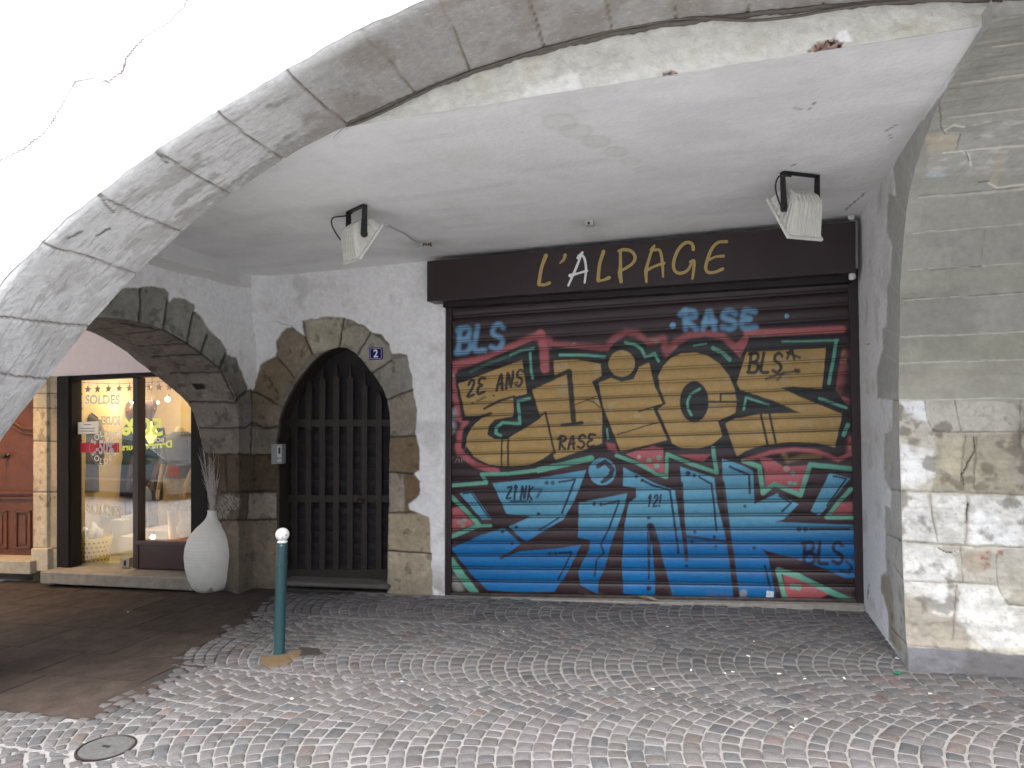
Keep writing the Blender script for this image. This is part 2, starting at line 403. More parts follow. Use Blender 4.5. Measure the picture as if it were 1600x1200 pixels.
# ================================================================ MASONRY COLOUR MAPS (measured on the surfaces)
z8 = Z(280, 600, 3.53)
OUT_L = z6((-900, 262), (0, 260), (70, 265), (85, 253), (150, 250), (215, 265), (235, 290), (240, 345), (265, 315), (300, 315), (385, 360), (390, 400), (430, 430), (460, 485), (500, 530), (545, 570), (578, 630), (585, 655), (630, 670), (660, 740), (695, 830), (705, 860), (725, 850))
OUT_D = z3((35, 392), (40, 380), (60, 300), (88, 282), (120, 265), (118, 215), (155, 170), (180, 165), (218, 195), (215, 140), (300, 128), (365, 130), (380, 135), (430, 155), (465, 180), (500, 190), (530, 225), (535, 262), (565, 258), (590, 266), (598, 300), (607, 330), (612, 385), (628, 460), (622, 540), (636, 600), (638, 680), (617, 697), (640, 720), (637, 770), (610, 790), (597, 800), (602, 822), (640, 840), (670, 850), (678, 905), (676, 980), (683, 1060), (687, 1200))
STONE_L = OUT_L+OUT_D+[(690, 1300), (-700, 1300), (-700, 449)]
JL = [z6((77, 265), (66, 462)), z6((233, 325), (208, 500)), z6((388, 400), (345, 592)), z6((470, 540), (430, 655)), z6((580, 640), (535, 735)), z6((700, 862), (632, 922)),
      z6((-40, 470), (200, 505), (345, 590), (540, 735), (625, 930)), z6((0, 535), (190, 510)), z6((60, 605), (350, 592)), z6((150, 668), (440, 655)), z6((250, 762), (540, 757)), z6((345, 935), (630, 935)), z6((400, 1080), (685, 1085), (735, 1048), (800, 1082), (880, 1080)),
      z6((735, 875), (800, 905), (850, 940)), z8((60, 385), (530, 390)), z8((240, 600), (540, 598)), z8((200, 757), (540, 747)), z8((385, 600), (378, 750)), z8((403, 20), (400, 385)), z8((225, 760), (235, 1100)), z8((250, 385), (262, 600))]
JD = [z3((365, 130), (345, 237)), z3((462, 180), (408, 268)), z3((532, 285), (468, 332)), z3((616, 388), (518, 425)), z3((626, 558), (528, 560)), z3((618, 695), (527, 690)), z3((600, 832), (528, 836)), z3((678, 983), (523, 970)),
      z3((217, 192), (248, 262)), z3((122, 268), (182, 345)), z3((40, 400), (125, 442)), z3((35, 515), (70, 525), (125, 522)), z3((0, 625), (125, 625)), z3((0, 757), (125, 757)), z3((0, 862), (125, 855))]
PL = [  # photo polygons of single stones: colour as seen, softness
 (z3((220, 135), (365, 130), (345, 237), (248, 262)), (122, 117, 102)), (z3((365, 130), (462, 180), (408, 268), (345, 237)), (118, 114, 100)), (z3((462, 180), (532, 240), (532, 285), (468, 332), (408, 268)), (116, 113, 102)),
 (z3((532, 285), (620, 260), (616, 388), (518, 425), (468, 332)), (108, 104, 97)), (z3((616, 388), (640, 558), (528, 560), (518, 425)), (104, 97, 86)), (z3((528, 560), (640, 558), (645, 695), (527, 690)), (92, 78, 58)),
 (z3((527, 690), (580, 695), (585, 836), (528, 836)), (112, 104, 90)), (z3((580, 695), (650, 695), (650, 836), (585, 836)), (90, 72, 52)), (z3((525, 836), (680, 840), (682, 983), (523, 970)), (126, 114, 92)), (z3((523, 970), (690, 983), (690, 1150), (520, 1150)), (128, 118, 98)),
 (z3((120, 160), (217, 192), (248, 262), (182, 345), (122, 268)), (98, 88, 74)), (z3((30, 270), (122, 268), (182, 345), (125, 442), (30, 395)), (94, 82, 64)), (z3((30, 400), (125, 442), (125, 524), (30, 520)), (92, 82, 68)), (z3((30, 520), (125, 524), (125, 625), (20, 625)), (88, 82, 72)),
 (z8((60, 385), (545, 390), (545, 600), (60, 600)), (62, 52, 40)), (z8((60, 600), (385, 600), (378, 755), (60, 757)), (66, 57, 46)), (z8((385, 600), (545, 598), (545, 747), (378, 752)), (104, 96, 86)), (z8((60, 757), (545, 747), (545, 1150), (60, 1150)), (80, 72, 60)),
 (z8((400, 757), (545, 747), (545, 1150), (410, 1150)), (90, 82, 68)), (z8((30, 105), (405, 105), (405, 243), (30, 243)), (90, 85, 79)), (z6((280, 765), (545, 760), (632, 930), (340, 935)), (92, 86, 80)),
]
def stain_streak(P, s=(9, 9, 1.2)):
    return fbm(P*np.array(s), 1.0, 4)
def stone_noise(c, P, k=.28):
    a = fbm(P, 9, 5); b = fbm(P+40, 40, 4); d = fbm(P+80, 3, 3)
    c = c*(1+k*(a-.5)*2+.35*(b-.5)+.25*(d-.5))[..., None]
    c = mix(c, c*.62, sstep(.60, .72, fbm(P+21, 14, 5)))
    return c
def masonry_left(P, intrados=False):
    u, v = proj(P); uw, vw = warp(u, v, P, 2.2, 14); K = 1.92
    c = base_plaster(P, .07, .14)*1.04
    c = mix(c, (.45, .44, .42), .5*sstep(.56, .72, fbm(P+3, 5, 5))*sstep(640, 430, v)*0+.0*u)
    st = np.ones(u.shape) if intrados else mpoly(uw, vw, STONE_L, 1.2)
    s = np.broadcast_to(S(86, 82, 74, K), c.shape).copy()
    s = mix(s, S(104, 104, 96, K), sstep(610, 520, v)*sstep(400, 370, u))
    if intrados: s = np.broadcast_to(S(86, 79, 73, K), c.shape).copy()
    for poly, rgb in PL: s = mix(s, S(*rgb, K), mpoly(uw, vw, poly, 2.5))
    s = stone_noise(s, P)
    # whitish efflorescence
    s = mix(s, (.36, .33, .31), .5*mpoly(*warp(u, v, P, 9, 22), z8((140, 650), (200, 650), (280, 600), (340, 640), (330, 690), (270, 690), (250, 750), (140, 740)), 3)*sstep(.42, .5, fbm(P, 60, 3)))
    s = mix(s, s*1.35, .5*sstep(.56, .75, fbm(P+50, 22, 5)))
    j = np.zeros(u.shape)
    for L in JL+JD: j = np.maximum(j, mline(uw, vw, L, 2.0 if L in JL[:6] else 1.25, .9))
    # darker towards the foot
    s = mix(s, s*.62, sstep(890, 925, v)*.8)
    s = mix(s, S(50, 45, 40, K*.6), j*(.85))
    s = mix(s, S(30, 26, 24, K), mpoly(u, v, z6((370, 825), (440, 822), (455, 855), (400, 862)), 1.5)*(1 if intrados else 0))
    c = c*(1-st[..., None])+s*st[..., None]
    # dirty edge + cracks of the plaster
    cr = [z6((720, 180), (735, 260)), z6((520, 130), (510, 150)), z3((120, 145), (180, 165))]
    for L in cr: c = mix(c, (.16, .15, .14), mline(uw, vw, L, .5, .6)*.8)
    dirt = sstep(.55, .75, fbm(P+66, 6, 5))
    c = mix(c, (.40, .39, .37), dirt*.35*(1-st))
    # grime rising from the floor on the white plaster
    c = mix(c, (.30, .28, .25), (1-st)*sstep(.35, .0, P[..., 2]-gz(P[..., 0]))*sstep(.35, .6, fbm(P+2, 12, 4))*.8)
    bl_ = np.zeros(u.shape)
    for k_, (poly, rgb) in enumerate(PL): bl_ = bl_+mpoly(uw, vw, poly, 1.5)*((k_*37 % 11)/11.-.45)*.012
    relief = bl_*st+st*(.020*(fbm(P, 7, 4)-.5)+.010*(fbm(P, 22, 4)-.5))+(.003*(fbm(P+4, 5, 3)-.5))+.005*(1-st)-.014*j
    return c, relief, st

# ================================================================ BACK WALL
bw = thing('back_wall', 'white plastered back wall of the arcade with a rough stone surround round the pointed doorway', 'wall', (-3.4, D, 0))
h = .009
gx = np.arange(XL-.02, -2.36+.001, h); gx[-1] = -2.352; gzv = np.arange(-.35, 2.93, h)
A2 = np.stack(np.meshgrid(gx, gzv, indexing='ij'), -1)
door_px = z3((122, 1200), (121, 900), (122, 560), (128, 500), (143, 455), (165, 410), (188, 368), (215, 330), (247, 292), (280, 262), (315, 244), (345, 236), (375, 240), (402, 255), (428, 280), (450, 310), (473, 338), (490, 365), (507, 395), (520, 430), (528, 475), (531, 530), (527, 640), (526, 800), (522, 950), (518, 1200))
door_w = [(q[0], q[2]) for q in (atY(u, v, D) for u, v in door_px)]
Q, keep = punch(A2, door_w, h)
P = np.stack([Q[..., 0], np.full(Q.shape[:2], D), Q[..., 1]], -1)
c, rel, st = masonry_left(P)
# rounded cove where the plaster meets the cross wall high up
cov = np.exp(-((P[..., 0]-XL)/.13)**2)*sstep(2.0, 2.6, P[..., 2])
P[..., 1] -= rel+.10*cov
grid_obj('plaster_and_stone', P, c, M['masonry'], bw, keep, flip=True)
# door reveal
dp = polyres(door_w, 300); dep = np.linspace(-.0, .30, 24)
P = np.stack([np.stack([dp[:, 0], np.full(300, D+t), dp[:, 1]], -1) for t in dep], 1)
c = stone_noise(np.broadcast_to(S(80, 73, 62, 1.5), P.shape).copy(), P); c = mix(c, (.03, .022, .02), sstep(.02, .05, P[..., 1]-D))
P = P+(fbm(P, 14, 4)-.5)[..., None]*np.array([.012, 0, .012])*(np.arange(24) > 0)[None, :, None]
grid_obj('door_reveal', P, c, M['masonry'], bw)
# lintel above the shop shutter
gx = np.arange(-2.352, XR+.08, .02); gzv = np.arange(2.56, 3.0, .012)
P = np.stack(np.meshgrid(gx, gzv, indexing='ij'), -1); P = np.stack([P[..., 0], np.full(P.shape[:2], D), P[..., 1]], -1)
c = base_plaster(P); c = mix(c, (.3, .28, .26), sstep(.5, .7, fbm(P+8, 6, 4))*.4); P[..., 1] -= .005
grid_obj('lintel_plaster', P, c, M['plaster'], bw, flip=True)
# reveal at the left of the shutter
b = MB(); b.box(-2.372, -2.353, D, D+.12, -.35, 2.45); b.build('shutter_reveal', M['plainwall'], bw)

# left bay: wall above and beside the shop front
pink = S(205, 190, 190, 1.25)
gx = np.linspace(-9.6, XL-.42, 120); gzv = np.linspace(1.86, 3.0, 60)
P = np.stack(np.meshgrid(gx, gzv, indexing='ij'), -1); P = np.stack([P[..., 0], np.full(P.shape[:2], D-.01), P[..., 1]], -1)
c = np.broadcast_to(pink, P.shape)*(1+.08*(fbm(P, 3, 3)-.5))[..., None]
lb = thing('shopfront_wall', 'pale pinkish plaster wall above the lit boutique window, seen through the left arch', 'wall', (-6, D, 0))
grid_obj('upper_plaster', P, c, M['plaster'], lb, flip=True)
# stone jambs between wooden door and shop window
def pxbox(mb, u0, v0, u1, v1, Y, dy):
    q = [atY(u, v, Y) for u, v in ((u0, v0), (u1, v0), (u1, v1), (u0, v1))]
    return mb.hexa(q, [a+np.array([0, dy, 0]) for a in q])
def jamb(us, v0, v1, Y, jts, name, root, seen=(150, 138, 112)):
    n, m = 40, 260
    TL = atY(us[0], v0, Y); BL = atY(us[0], v1, Y); TR = atY(us[1], v0, Y); BR = atY(us[1], v1, Y)
    a = np.linspace(0, 1, n)[:, None, None]; t = np.linspace(0, 1, m)[None, :, None]
    P = (TL*(1-a)+TR*a)*(1-t)+(BL*(1-a)+BR*a)*t
    u, v = proj(P); c = stone_noise(np.broadcast_to(S(*seen, 1.7), P.shape).copy(), P, .2); j = np.zeros(u.shape)
    for L in jts: j = np.maximum(j, mline(u, v, L, .8, .8))
    c = mix(c, c*.35, j); P[..., 1] += .01*j+(fbm(P, 20, 3)-.5)*.006
    # wrap sides
    L0 = P[:1].copy(); L0[..., 1] += .3; R0 = P[-1:].copy(); R0[..., 1] += .3
    P = np.concatenate([L0, P, R0], 0); c = np.concatenate([c[:1], c, c[-1:]], 0)
    return grid_obj(name, P, c, M['masonry'], root)
sj = thing('stone_door_jamb', 'weathered tan stone jamb between the carved wooden door and the lit shop window', 'door jamb', tuple(atY(70, 885, D)))
jz = Z(0, 580, 3.745)
jt = [jz((180, 130), (345, 130)), jz((180, 215), (345, 218)), jz((180, 408), (340, 412)), jz((180, 708), (335, 708)), jz((170, 1036), (330, 1036))]
jamb((52, 73), 560, 892, D-.02, jt, 'jamb_block', sj); jamb((74.5, 90), 560, 892, D+.01, jt, 'jamb_block', sj, (132, 120, 98))
b = MB(); pxbox(b, 48, 857, 74, 893, D-.05, .2); b.build('jamb_foot', mat('jamb_foot_stone', S(150, 140, 118, 1.6), .9, noise=.2, nscale=30, bump=.004), sj, bevel=.01)

# ================================================================ LEFT CROSS ARCH
ca = thing('cross_arch', 'rough dark stone cross arch under white plaster, framing the lit boutique window', 'arch', (XL, 4.5, 0))
near = [(5.585, -.4), (5.575, .4), (5.565, 1.0), (5.55, 1.35), (5.50, 1.62), (5.40, 1.76), (5.27, 1.88), (5.09, 1.975), (4.88, 2.065), (4.62, 2.145), (4.41, 2.175), (4.2, 2.18), (3.9, 2.15), (3.6, 2.05), (3.35, 1.85), (3.2, 1.5), (3.14, 1.0), (3.12, .3), (3.12, -.4)]
far = [(5.80, -.4), (5.78, .3), (5.74, .8), (5.68, 1.12), (5.60, 1.36), (5.525, 1.506), (5.42, 1.60), (5.30, 1.68), (5.087, 1.80), (4.87, 1.92), (4.70, 2.01), (4.387, 2.12), (4.1, 2.13), (3.8, 2.08), (3.5, 1.95), (3.3, 1.7), (3.2, 1.3), (3.15, .5), (3.15, -.4)]
ns = 620
nearS = spline(near, ns); 
P0 = np.array(near); 
def lockstep(a, b, n):                       # resample two profiles with matching parameters
    A = spline([list(p)+list(q) for p, q in zip(a, b)], n); return A[:, :2], A[:, 2:]
nearS, farS = lockstep(near, far, ns)
h = .009
gy = np.arange(YB, D+.001, h); gzv = np.arange(-.35, 2.95, h)
A2 = np.stack(np.meshgrid(gy, gzv, indexing='ij'), -1)
Q, keep = punch(A2, [tuple(q) for q in nearS[::3]], h)
P = np.stack([np.full(Q.shape[:2], XL), Q[..., 0], Q[..., 1]], -1)
c, rel, st = masonry_left(P); P[..., 0] += rel
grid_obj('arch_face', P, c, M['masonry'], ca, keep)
t = np.linspace(0, 1, 90)[None, :, None]
Pn = np.stack([np.full(ns, XL), nearS[:, 0], nearS[:, 1]], -1)[:, None]; Pf = np.stack([np.full(ns, XL-.5), farS[:, 0], farS[:, 1]], -1)[:, None]
P = Pn*(1-t)+Pf*t
c, rel, st = masonry_left(P, True)
g3 = np.gradient(P, axis=0); g4 = np.gradient(P, axis=1); nn = np.cross(g3, g4); nn /= np.linalg.norm(nn, axis=-1, keepdims=True)+1e-9
if nn[200, 40] @ np.array([0, -1, 0]) < 0: nn = -nn
P = P+nn*(rel*(np.minimum(1, np.arange(90)/4.))[None, :])[..., None]
grid_obj('arch_soffit', P, c, M['masonry'], ca)
# far face wall of the cross arch (closes it against the left bay)
n = len(farS); vs = [(XL-.5, y, z) for y, z in farS]+[(XL-.5, y, 3.0) for y, z in farS]
mesh_obj('far_face', vs, [(i, i+1, n+i+1, n+i) for i in range(n-1)], M['plainwall'], ca)
# plaster cornice under the ceiling, tapering towards the back
vs = []
nY = 60
for i in range(nY):
    y = YB+(5.72-YB)*i/(nY-1); w = .17*(1-sstep(4.9, 5.72, y)*.95); zc = ceil_z(XL, y); zb = 2.63-.0*(y-3)+.004*math.sin(y*9)
    vs += [(XL, y, zc+.02), (XL+w*.75, y, zc+.02), (XL+w, y, zb+.035), (XL-.01, y, zb-.0)]
fs = [(4*i+k, 4*i+k+1, 4*i+5+k, 4*i+4+k) for i in range(nY-1) for k in range(3)]+[(0, 3, 2, 1), (4*nY-4, 4*nY-3, 4*nY-2, 4*nY-1)]
mesh_obj('cornice', vs, fs, M['plainwall'], ca, smooth=False)

# ================================================================ RIGHT PIER WITH ITS CROSS ARCH
rp = thing('stone_pier', 'massive stone pier at the right, white patches below grey blocks, curving up into an arch', 'pier', (XR, 4.6, 0))
prof = [(4.47, -.25), (4.50, .1), (4.555, .28), (4.60, .7), (4.605, 1.1), (4.60, 1.58), (4.555, 2.0), (4.47, 2.37), (4.33, 2.60), (4.15, 2.76), (3.95, 2.86), (3.70, 2.925), (3.47, 2.945), (3.25, 2.955), (3.0, 2.96)]
prS = spline(prof, 620)
_q = np.stack([prS[:, 0], prS[:, 1], np.zeros(620)], -1); _w = (fbm(_q, 4, 4)-.5)*.05+(fbm(_q+7, 15, 3)-.5)*.022; _g = np.gradient(prS, axis=0); _g /= np.linalg.norm(_g, axis=1, keepdims=True); prS = prS+np.stack([-_g[:, 1], _g[:, 0]], -1)*_w[:, None]
zP = Z(1380, 600, 2.4); zQ = Z(1300, 300, 3.0); zR = Z(1330, 0, 3.748)
def rpier(P):
    u, v = proj(P); uw, vw = warp(u, v, P, 1.6, 20); K = 1.28
    up = S(150, 149, 141, K); c = np.broadcast_to(up, P.shape).copy()
    for (poly, rgb) in [(zQ((300, 0), (1000, -60), (1000, 150), (300, 190)), (152, 152, 143)), (zQ((300, 370), (1000, 330), (1000, 470), (300, 510)), (150, 149, 138)), (zQ((280, 680), (1000, 650), (1000, 780), (280, 800)), (146, 146, 131)), (zQ((280, 800), (1000, 780), (1000, 980), (280, 980)), (150, 148, 134)),
        (zR((470, 780), (1100, 700), (1100, 1020), (440, 1040)), (158, 157, 152))]: c = mix(c, S(*rgb, K), mpoly(uw, vw, poly, 2))
    c = c*(1+.22*(fbm(P, 3.5, 4)-.5)+.18*(fbm(P+7, 16, 4)-.5))[..., None]
    c = mix(c, S(122, 121, 112, K), .45*sstep(.55, .7, fbm(P+13, 2.2, 4))*sstep(640, 600, v))
    # scratched pale band high on the pier
    band = mpoly(uw, vw, zR((540, 740), (1100, 660), (1100, 1000), (440, 1030)), 4)
    c = mix(c, S(190, 190, 184, K), band*sstep(.50, .68, fbm(P*np.array([2.2, 5, 5]), 8, 5))*.6)
    c = mix(c, S(150, 180, 190, K), mpoly(uw, vw, zR((440, 1020), (560, 1015), (550, 1035), (450, 1045)), 1.5)*.8)
    c = mix(c, S(178, 168, 140, K), mpoly(uw, vw, zR((430, 780), (640, 780), (620, 870), (450, 900)), 3)*.6+mpoly(uw, vw, zR((850, 900), (900, 890), (860, 1080), (800, 1080)), 2)*.5)
    for L in [zR((540, 770), (600, 735), (660, 745)), zR((540, 895), (700, 880), (760, 870), (1080, 850)), zR((640, 880), (690, 910), (700, 970)), zR((800, 1070), (860, 1100), (1010, 1080))]: c = mix(c, S(215, 212, 200, K), mline(uw, vw, L, 1.3, 1.4)*.8)
    for L in [zR((515, 600), (525, 740), (550, 790)), zR((640, 790), (615, 870)), zR((665, 885), (690, 940)), zR((745, 1065), (800, 1058)), zR((900, 55), (975, 20))]: c = mix(c, S(60, 58, 52, K), mline(uw, vw, L, .8, .8)*.85)
    # lower, painted part
    low = sstep(-1, 2, vw-(624+.02*(u-1405)))
    b = np.broadcast_to(S(196, 192, 178, .98), P.shape).copy()
    b = mix(b, S(158, 149, 126, 1.1), .85*mpoly(*warp(u, v, P, 5, 12), zP((200, 190), (560, 180), (560, 410), (180, 410), (195, 330)), 5))
    b = mix(b, S(185, 176, 150, 1.15), mpoly(*warp(u, v, P, 5, 14), zP((225, 195), (300, 195), (290, 340), (230, 350)), 8)*.8)
    b = mix(b, S(120, 108, 88, 1.2), .8*mpoly(*warp(u, v, P, 6, 14), zP((90, 200), (140, 205), (130, 265), (95, 260)), 5))
    W1 = sstep(.40, .52, fbm(P+11, 5, 5))
    for poly in [zP((66, 220), (190, 250), (195, 350), (120, 390), (66, 395)), zP((62, 60), (150, 65), (170, 140), (100, 130)), zP((70, 410), (160, 410), (205, 590), (70, 585)), zP((182, 412), (312, 420), (305, 600), (210, 590)), zP((325, 420), (600, 425), (600, 610), (320, 600)), zP((75, 600), (200, 610), (270, 650), (280, 700), (262, 740), (75, 738)), zP((80, 745), (272, 752), (268, 870), (215, 880), (165, 850), (90, 800)), zP((285, 755), (430, 760), (460, 830), (600, 850), (600, 980), (440, 990), (380, 990), (330, 950), (280, 900))]:
        b = mix(b, (.80, .81, .80), mpoly(*warp(u, v, P, 3.5, 14), poly, 2.2)*(.55+.45*W1))
    b = mix(b, S(150, 142, 126, 1.1), mpoly(*warp(u, v, P, 5, 16), zP((80, 800), (150, 810), (170, 850), (260, 880), (300, 900), (330, 950), (330, 1000), (80, 985)), 5)*.85)
    b = mix(b, S(168, 152, 132, 1.1), mpoly(uw, vw, zP((298, 625), (410, 625), (400, 690), (350, 720), (300, 690)), 3)*.85)
    b = mix(b, S(165, 90, 70, 1.1), mpoly(*warp(u, v, P, 5, 40), zP((370, 640), (405, 625), (408, 680), (365, 705)), 2)*sstep(.5, .56, fbm(P, 55, 3))*.8+mpoly(uw, vw, zP((428, 625), (450, 625), (448, 645), (430, 640)), 2))
    b = mix(b, S(165, 160, 145, 1.1), mpoly(*warp(u, v, P, 4, 16), zP((470, 700), (600, 690), (600, 830), (480, 830)), 4)*.8)
    b = b*(1+.3*(fbm(P, 12, 5)-.5)+.25*(fbm(P+3, 45, 4)-.5))[..., None]
    b = mix(b, S(150, 146, 136, 1.05), .38*sstep(.52, .66, fbm(P+120, 5, 6)))
    b = mix(b, S(104, 97, 84, 1.1), .65*sstep(.58, .68, fbm(P+70, 10, 6)))
    b = mix(b, S(140, 134, 122, 1.1), .3*sstep(.60, .66, fbm(P+170, 45, 4)))
    ft = sstep(-2, 3, vw-(1009+.075*(u-1415)+3*(fbm(P, 9, 3)-.5)))
    b = mix(b, S(112, 113, 118, .95)*(1+.8*(fbm(P, 9, 5)-.5)[..., None]), ft)
    b = mix(b, S(86, 84, 84, 1.1), ft*mpoly(*warp(u, v, P, 8, 12), zP((300, 1000), (600, 1010), (600, 1180), (290, 1180)), 6)*.6)
    c = c*(1-low[..., None])+b*low[..., None]
    j = np.zeros(u.shape)
    JJ = [zQ((410, 25), (1000, -25)), zQ((380, 195), (700, 165), (1000, 145)), zQ((360, 367), (700, 345), (1000, 330)), zQ((720, 175), (700, 345)), zQ((335, 507), (1000, 470)), zQ((325, 680), (1000, 652)), zQ((318, 802), (1000, 783)), zQ((310, 975), (1000, 965)),
          zR((560, 690), (1080, 630)), zR((640, 490), (1080, 425)), zR((830, 275), (1080, 240)), zR((410, 1155), (1080, 1110))]
    jl = np.zeros(u.shape)
    for L in JJ: jl = np.maximum(jl, mline(uw, vw, L, .8, .8))
    c = mix(c, S(186, 184, 172, K), jl*.8)
    crs = np.floor(P[..., 2]*4.1+.3*vnoise(P*.8)); c = c*(1+.10*(vnoise(np.stack([crs*3.7, np.floor(P[..., 0]*2.2+crs*.37)*2.3, crs*1.9], -1))-.5)*2*(1-low))[..., None]
    for L in [zQ((335, 503), (1000, 466)), zQ((720, 178), (700, 345)), zQ((360, 370), (700, 348)), zQ((410, 22), (1000, -28))]: j = np.maximum(j, mline(uw, vw, L, .7, .7))
    for L in [zP((155, 60), (165, 130), (190, 180)), zP((270, 65), (290, 175)), zP((515, 60), (515, 240)), zP((190, 180), (600, 180)), zP((30, 400), (330, 408), (600, 418)), zP((175, 410), (185, 500), (205, 590)), zP((312, 420), (318, 480), (308, 600)), zP((10, 560), (75, 590), (330, 608), (600, 615)), zP((290, 610), (300, 745)), zP((60, 738), (270, 745), (420, 755)), zP((275, 755), (262, 960)), zP((310, 190), (290, 370)), zP((350, 200), (340, 390)), zP((425, 640), (430, 760), (470, 830), (600, 835)), zP((95, 978), (300, 995), (480, 1008), (600, 1000))]: j = np.maximum(j, mline(uw, vw, L, .9, .9))
    c = mix(c, c*.5, j*.85)
    crk = np.maximum(mline(*warp(u, v, P, 2.5, 25), zP((318, 450), (312, 490), (310, 520)), 1.1, .7), np.maximum(mline(*warp(u, v, P, 2, 25), zP((210, 615), (240, 635), (270, 630)), .8, .6), mline(*warp(u, v, P, 3, 30), zP((300, 380), (295, 340), (345, 250), (340, 200)), .8, .7)))
    c = mix(c, (.05, .045, .04), crk)
    c = mix(c, S(60, 58, 56), .8*ft*sstep(1045, 1060, vw-.07*(u-1415)))
    rel = -.008*j-.012*crk+low*(.026*(fbm(P, 6, 5)-.5)+.014*(fbm(P+5, 22, 4)-.5))-.004*jl+(1-low)*(.006*(fbm(P, 4, 3)-.5)+band*.008*(fbm(P+5, 18, 4)-.5))
    return c, rel
nx = 300; X = np.r_[np.linspace(XR, 2.35, 240), np.linspace(2.37, 3.36, 60)]
P = np.zeros((620, nx, 3)); P[..., 0] = X[None]; P[..., 1] = prS[:, 0][:, None]; P[..., 2] = prS[:, 1][:, None]+.03*(X-XR)[None]*sstep(.3, 1.2, prS[:, 1])[:, None]
c, rel = rpier(P)
tg = np.gradient(prS, axis=0); nrm = np.stack([np.zeros(620), -tg[:, 1], tg[:, 0]], -1); nrm /= np.linalg.norm(nrm, axis=-1, keepdims=True)
P = P+nrm[:, None]*(rel*np.minimum(1, np.arange(nx)/3.)[None])[..., None]
grid_obj('pier_face', P, c, M['masonry'], rp, flip=True)
# side face: plaster with exposed quoins
h = .009; gy = np.arange(3.0, D+.13, h); gzv = np.arange(-.25, 3.04, h)
A2 = np.stack(np.meshgrid(gy, gzv, indexing='ij'), -1)
Q, keep = punch(A2, [(2.7, -.5)]+[tuple(q) for q in prS[::3]]+[(2.7, 2.96)], h)
P = np.stack([np.full(Q.shape[:2], XR), Q[..., 0], Q[..., 1]], -1); u, v = proj(P); uw, vw = warp(u, v, P, 1.8, 16)
c = base_plaster(P, .05, .12)
QU = zR((1500, -400), (900, 90), (680, 380), (580, 500), (510, 580), (430, 690), (350, 790), (290, 880), (250, 980), (265, 1150), (225, 1130), (215, 1200))+zQ((258, 180), (285, 255), (278, 300), (277, 400), (262, 440), (258, 630), (235, 640), (240, 740), (212, 830), (215, 965), (282, 975), (282, 1120), (245, 1135), (245, 1200))
zS = Z(1300, 680, 3.0)
QU += zS((245, 200), (280, 270), (275, 345), (250, 330), (248, 400), (252, 540), (255, 640), (232, 660), (230, 720), (265, 840), (268, 960), (300, 1020))+[(1440, 1150), (1700, 1150), (1700, -200)]
q = mpoly(uw, vw, QU, 1.2)
q = np.maximum(q, sstep(3.55, 3.35, P[..., 1])); s = np.broadcast_to(S(134, 135, 130, 1.75), P.shape).copy()
s = mix(s, S(134, 126, 108, 1.45), mpoly(uw, vw, zS((230, 650), (270, 660), (330, 1020), (280, 980), (230, 740)), 2)*.9)
s = mix(s, S(168, 165, 158, 1.4), mpoly(uw, vw, zS((245, -200), (330, -200), (330, 980), (290, 900), (285, 640), (250, 480)), 4)*.6)
s = s*(1+.2*(fbm(P, 8, 4)-.5)+.15*(fbm(P, 30, 3)-.5))[..., None]
s = mix(s, s*.5, .7*sstep(.58, .7, fbm(P+9, 9, 5))*sstep(640, 760, v))
j = np.zeros(u.shape); jd = np.zeros(u.shape)
for L in [zR((290, 900), (410, 1150)), zQ((300, 30), (375, 160)), zQ((285, 255), (350, 350)), zQ((270, 430), (330, 495)), zQ((240, 640), (320, 675)), zQ((240, 755), (310, 800)), zR((430, 690), (450, 720))]: j = np.maximum(j, mline(u, v, L, .7, .7))
for L in [zQ((280, 975), (310, 975)), zS((250, 250), (320, 262)), zS((255, 465), (325, 495)), zS((300, 630), (345, 690)), zS((270, 900), (355, 985))]: jd = np.maximum(jd, mline(u, v, L, .8, .7))
s = mix(s, S(170, 168, 158, 1.4), j*.8); s = mix(s, s*.45, jd)
c = c*(1-q[..., None])+s*q[..., None]
for L in [zQ((200, 0), (150, 20), (100, 70)), zR((280, 890), (200, 970), (205, 1000)), zR((180, 970), (80, 1080), (30, 1190)), zQ((160, 712), (178, 715)), zS((175, 700), (172, 770))]: c = mix(c, (.14, .13, .12), mline(*warp(u, v, P, 2.5, 30), L, .6, .7)*.85)
c = mix(c, (.42, .40, .37), .35*sstep(.56, .72, fbm(P+66, 6, 5))*(1-q))
P[..., 0] += -.004*(1-q)*1.0+.006*jd+.004*(fbm(P, 18, 4)-.5)
grid_obj('side_face', P, c, M['masonry'], rp, keep)

# ================================================================ FACADE WALL WITH THE WIDE ARCH
fw = thing('facade_arch', 'wide street arch of grey granite blocks with bright white cracked plaster on its face', 'arch', (-3.9, YF, 0))
front = [(-4.30, -.4), (-4.27, .5), (-4.12, 1.05), (-3.92, 1.42), (-3.66, 1.78), (-3.408, 2.085), (-3.128, 2.30), (-2.803, 2.50), (-2.456, 2.68), (-2.12, 2.82), (-1.787, 2.948), (-1.435, 3.07), (-1.076, 3.151), (-.62, 3.21), (-.1, 3.235), (.6, 3.20), (1.1, 3.12), (1.7, 2.93), (2.3, 2.58), (2.85, 2.0), (3.18, 1.3), (3.32, .5), (3.35, -.4)]
back = [(-4.45, -.4), (-4.38, .45), (-4.22, .98), (-4.032, 1.318), (-3.72, 1.64), (-3.389, 1.975), (-3.064, 2.25), (-2.711, 2.495), (-2.45, 2.64), (-2.125, 2.795), (-1.795, 2.915), (-1.414, 3.025), (-1.135, 3.09), (-.777, 3.145), (-.203, 3.178), (.60, 3.135), (1.024, 3.078), (1.6, 2.92), (2.2, 2.62), (2.75, 2.1), (3.12, 1.4), (3.3, .5), (3.35, -.4)]
ns = 1100
fS, bS = lockstep(front, back, ns)
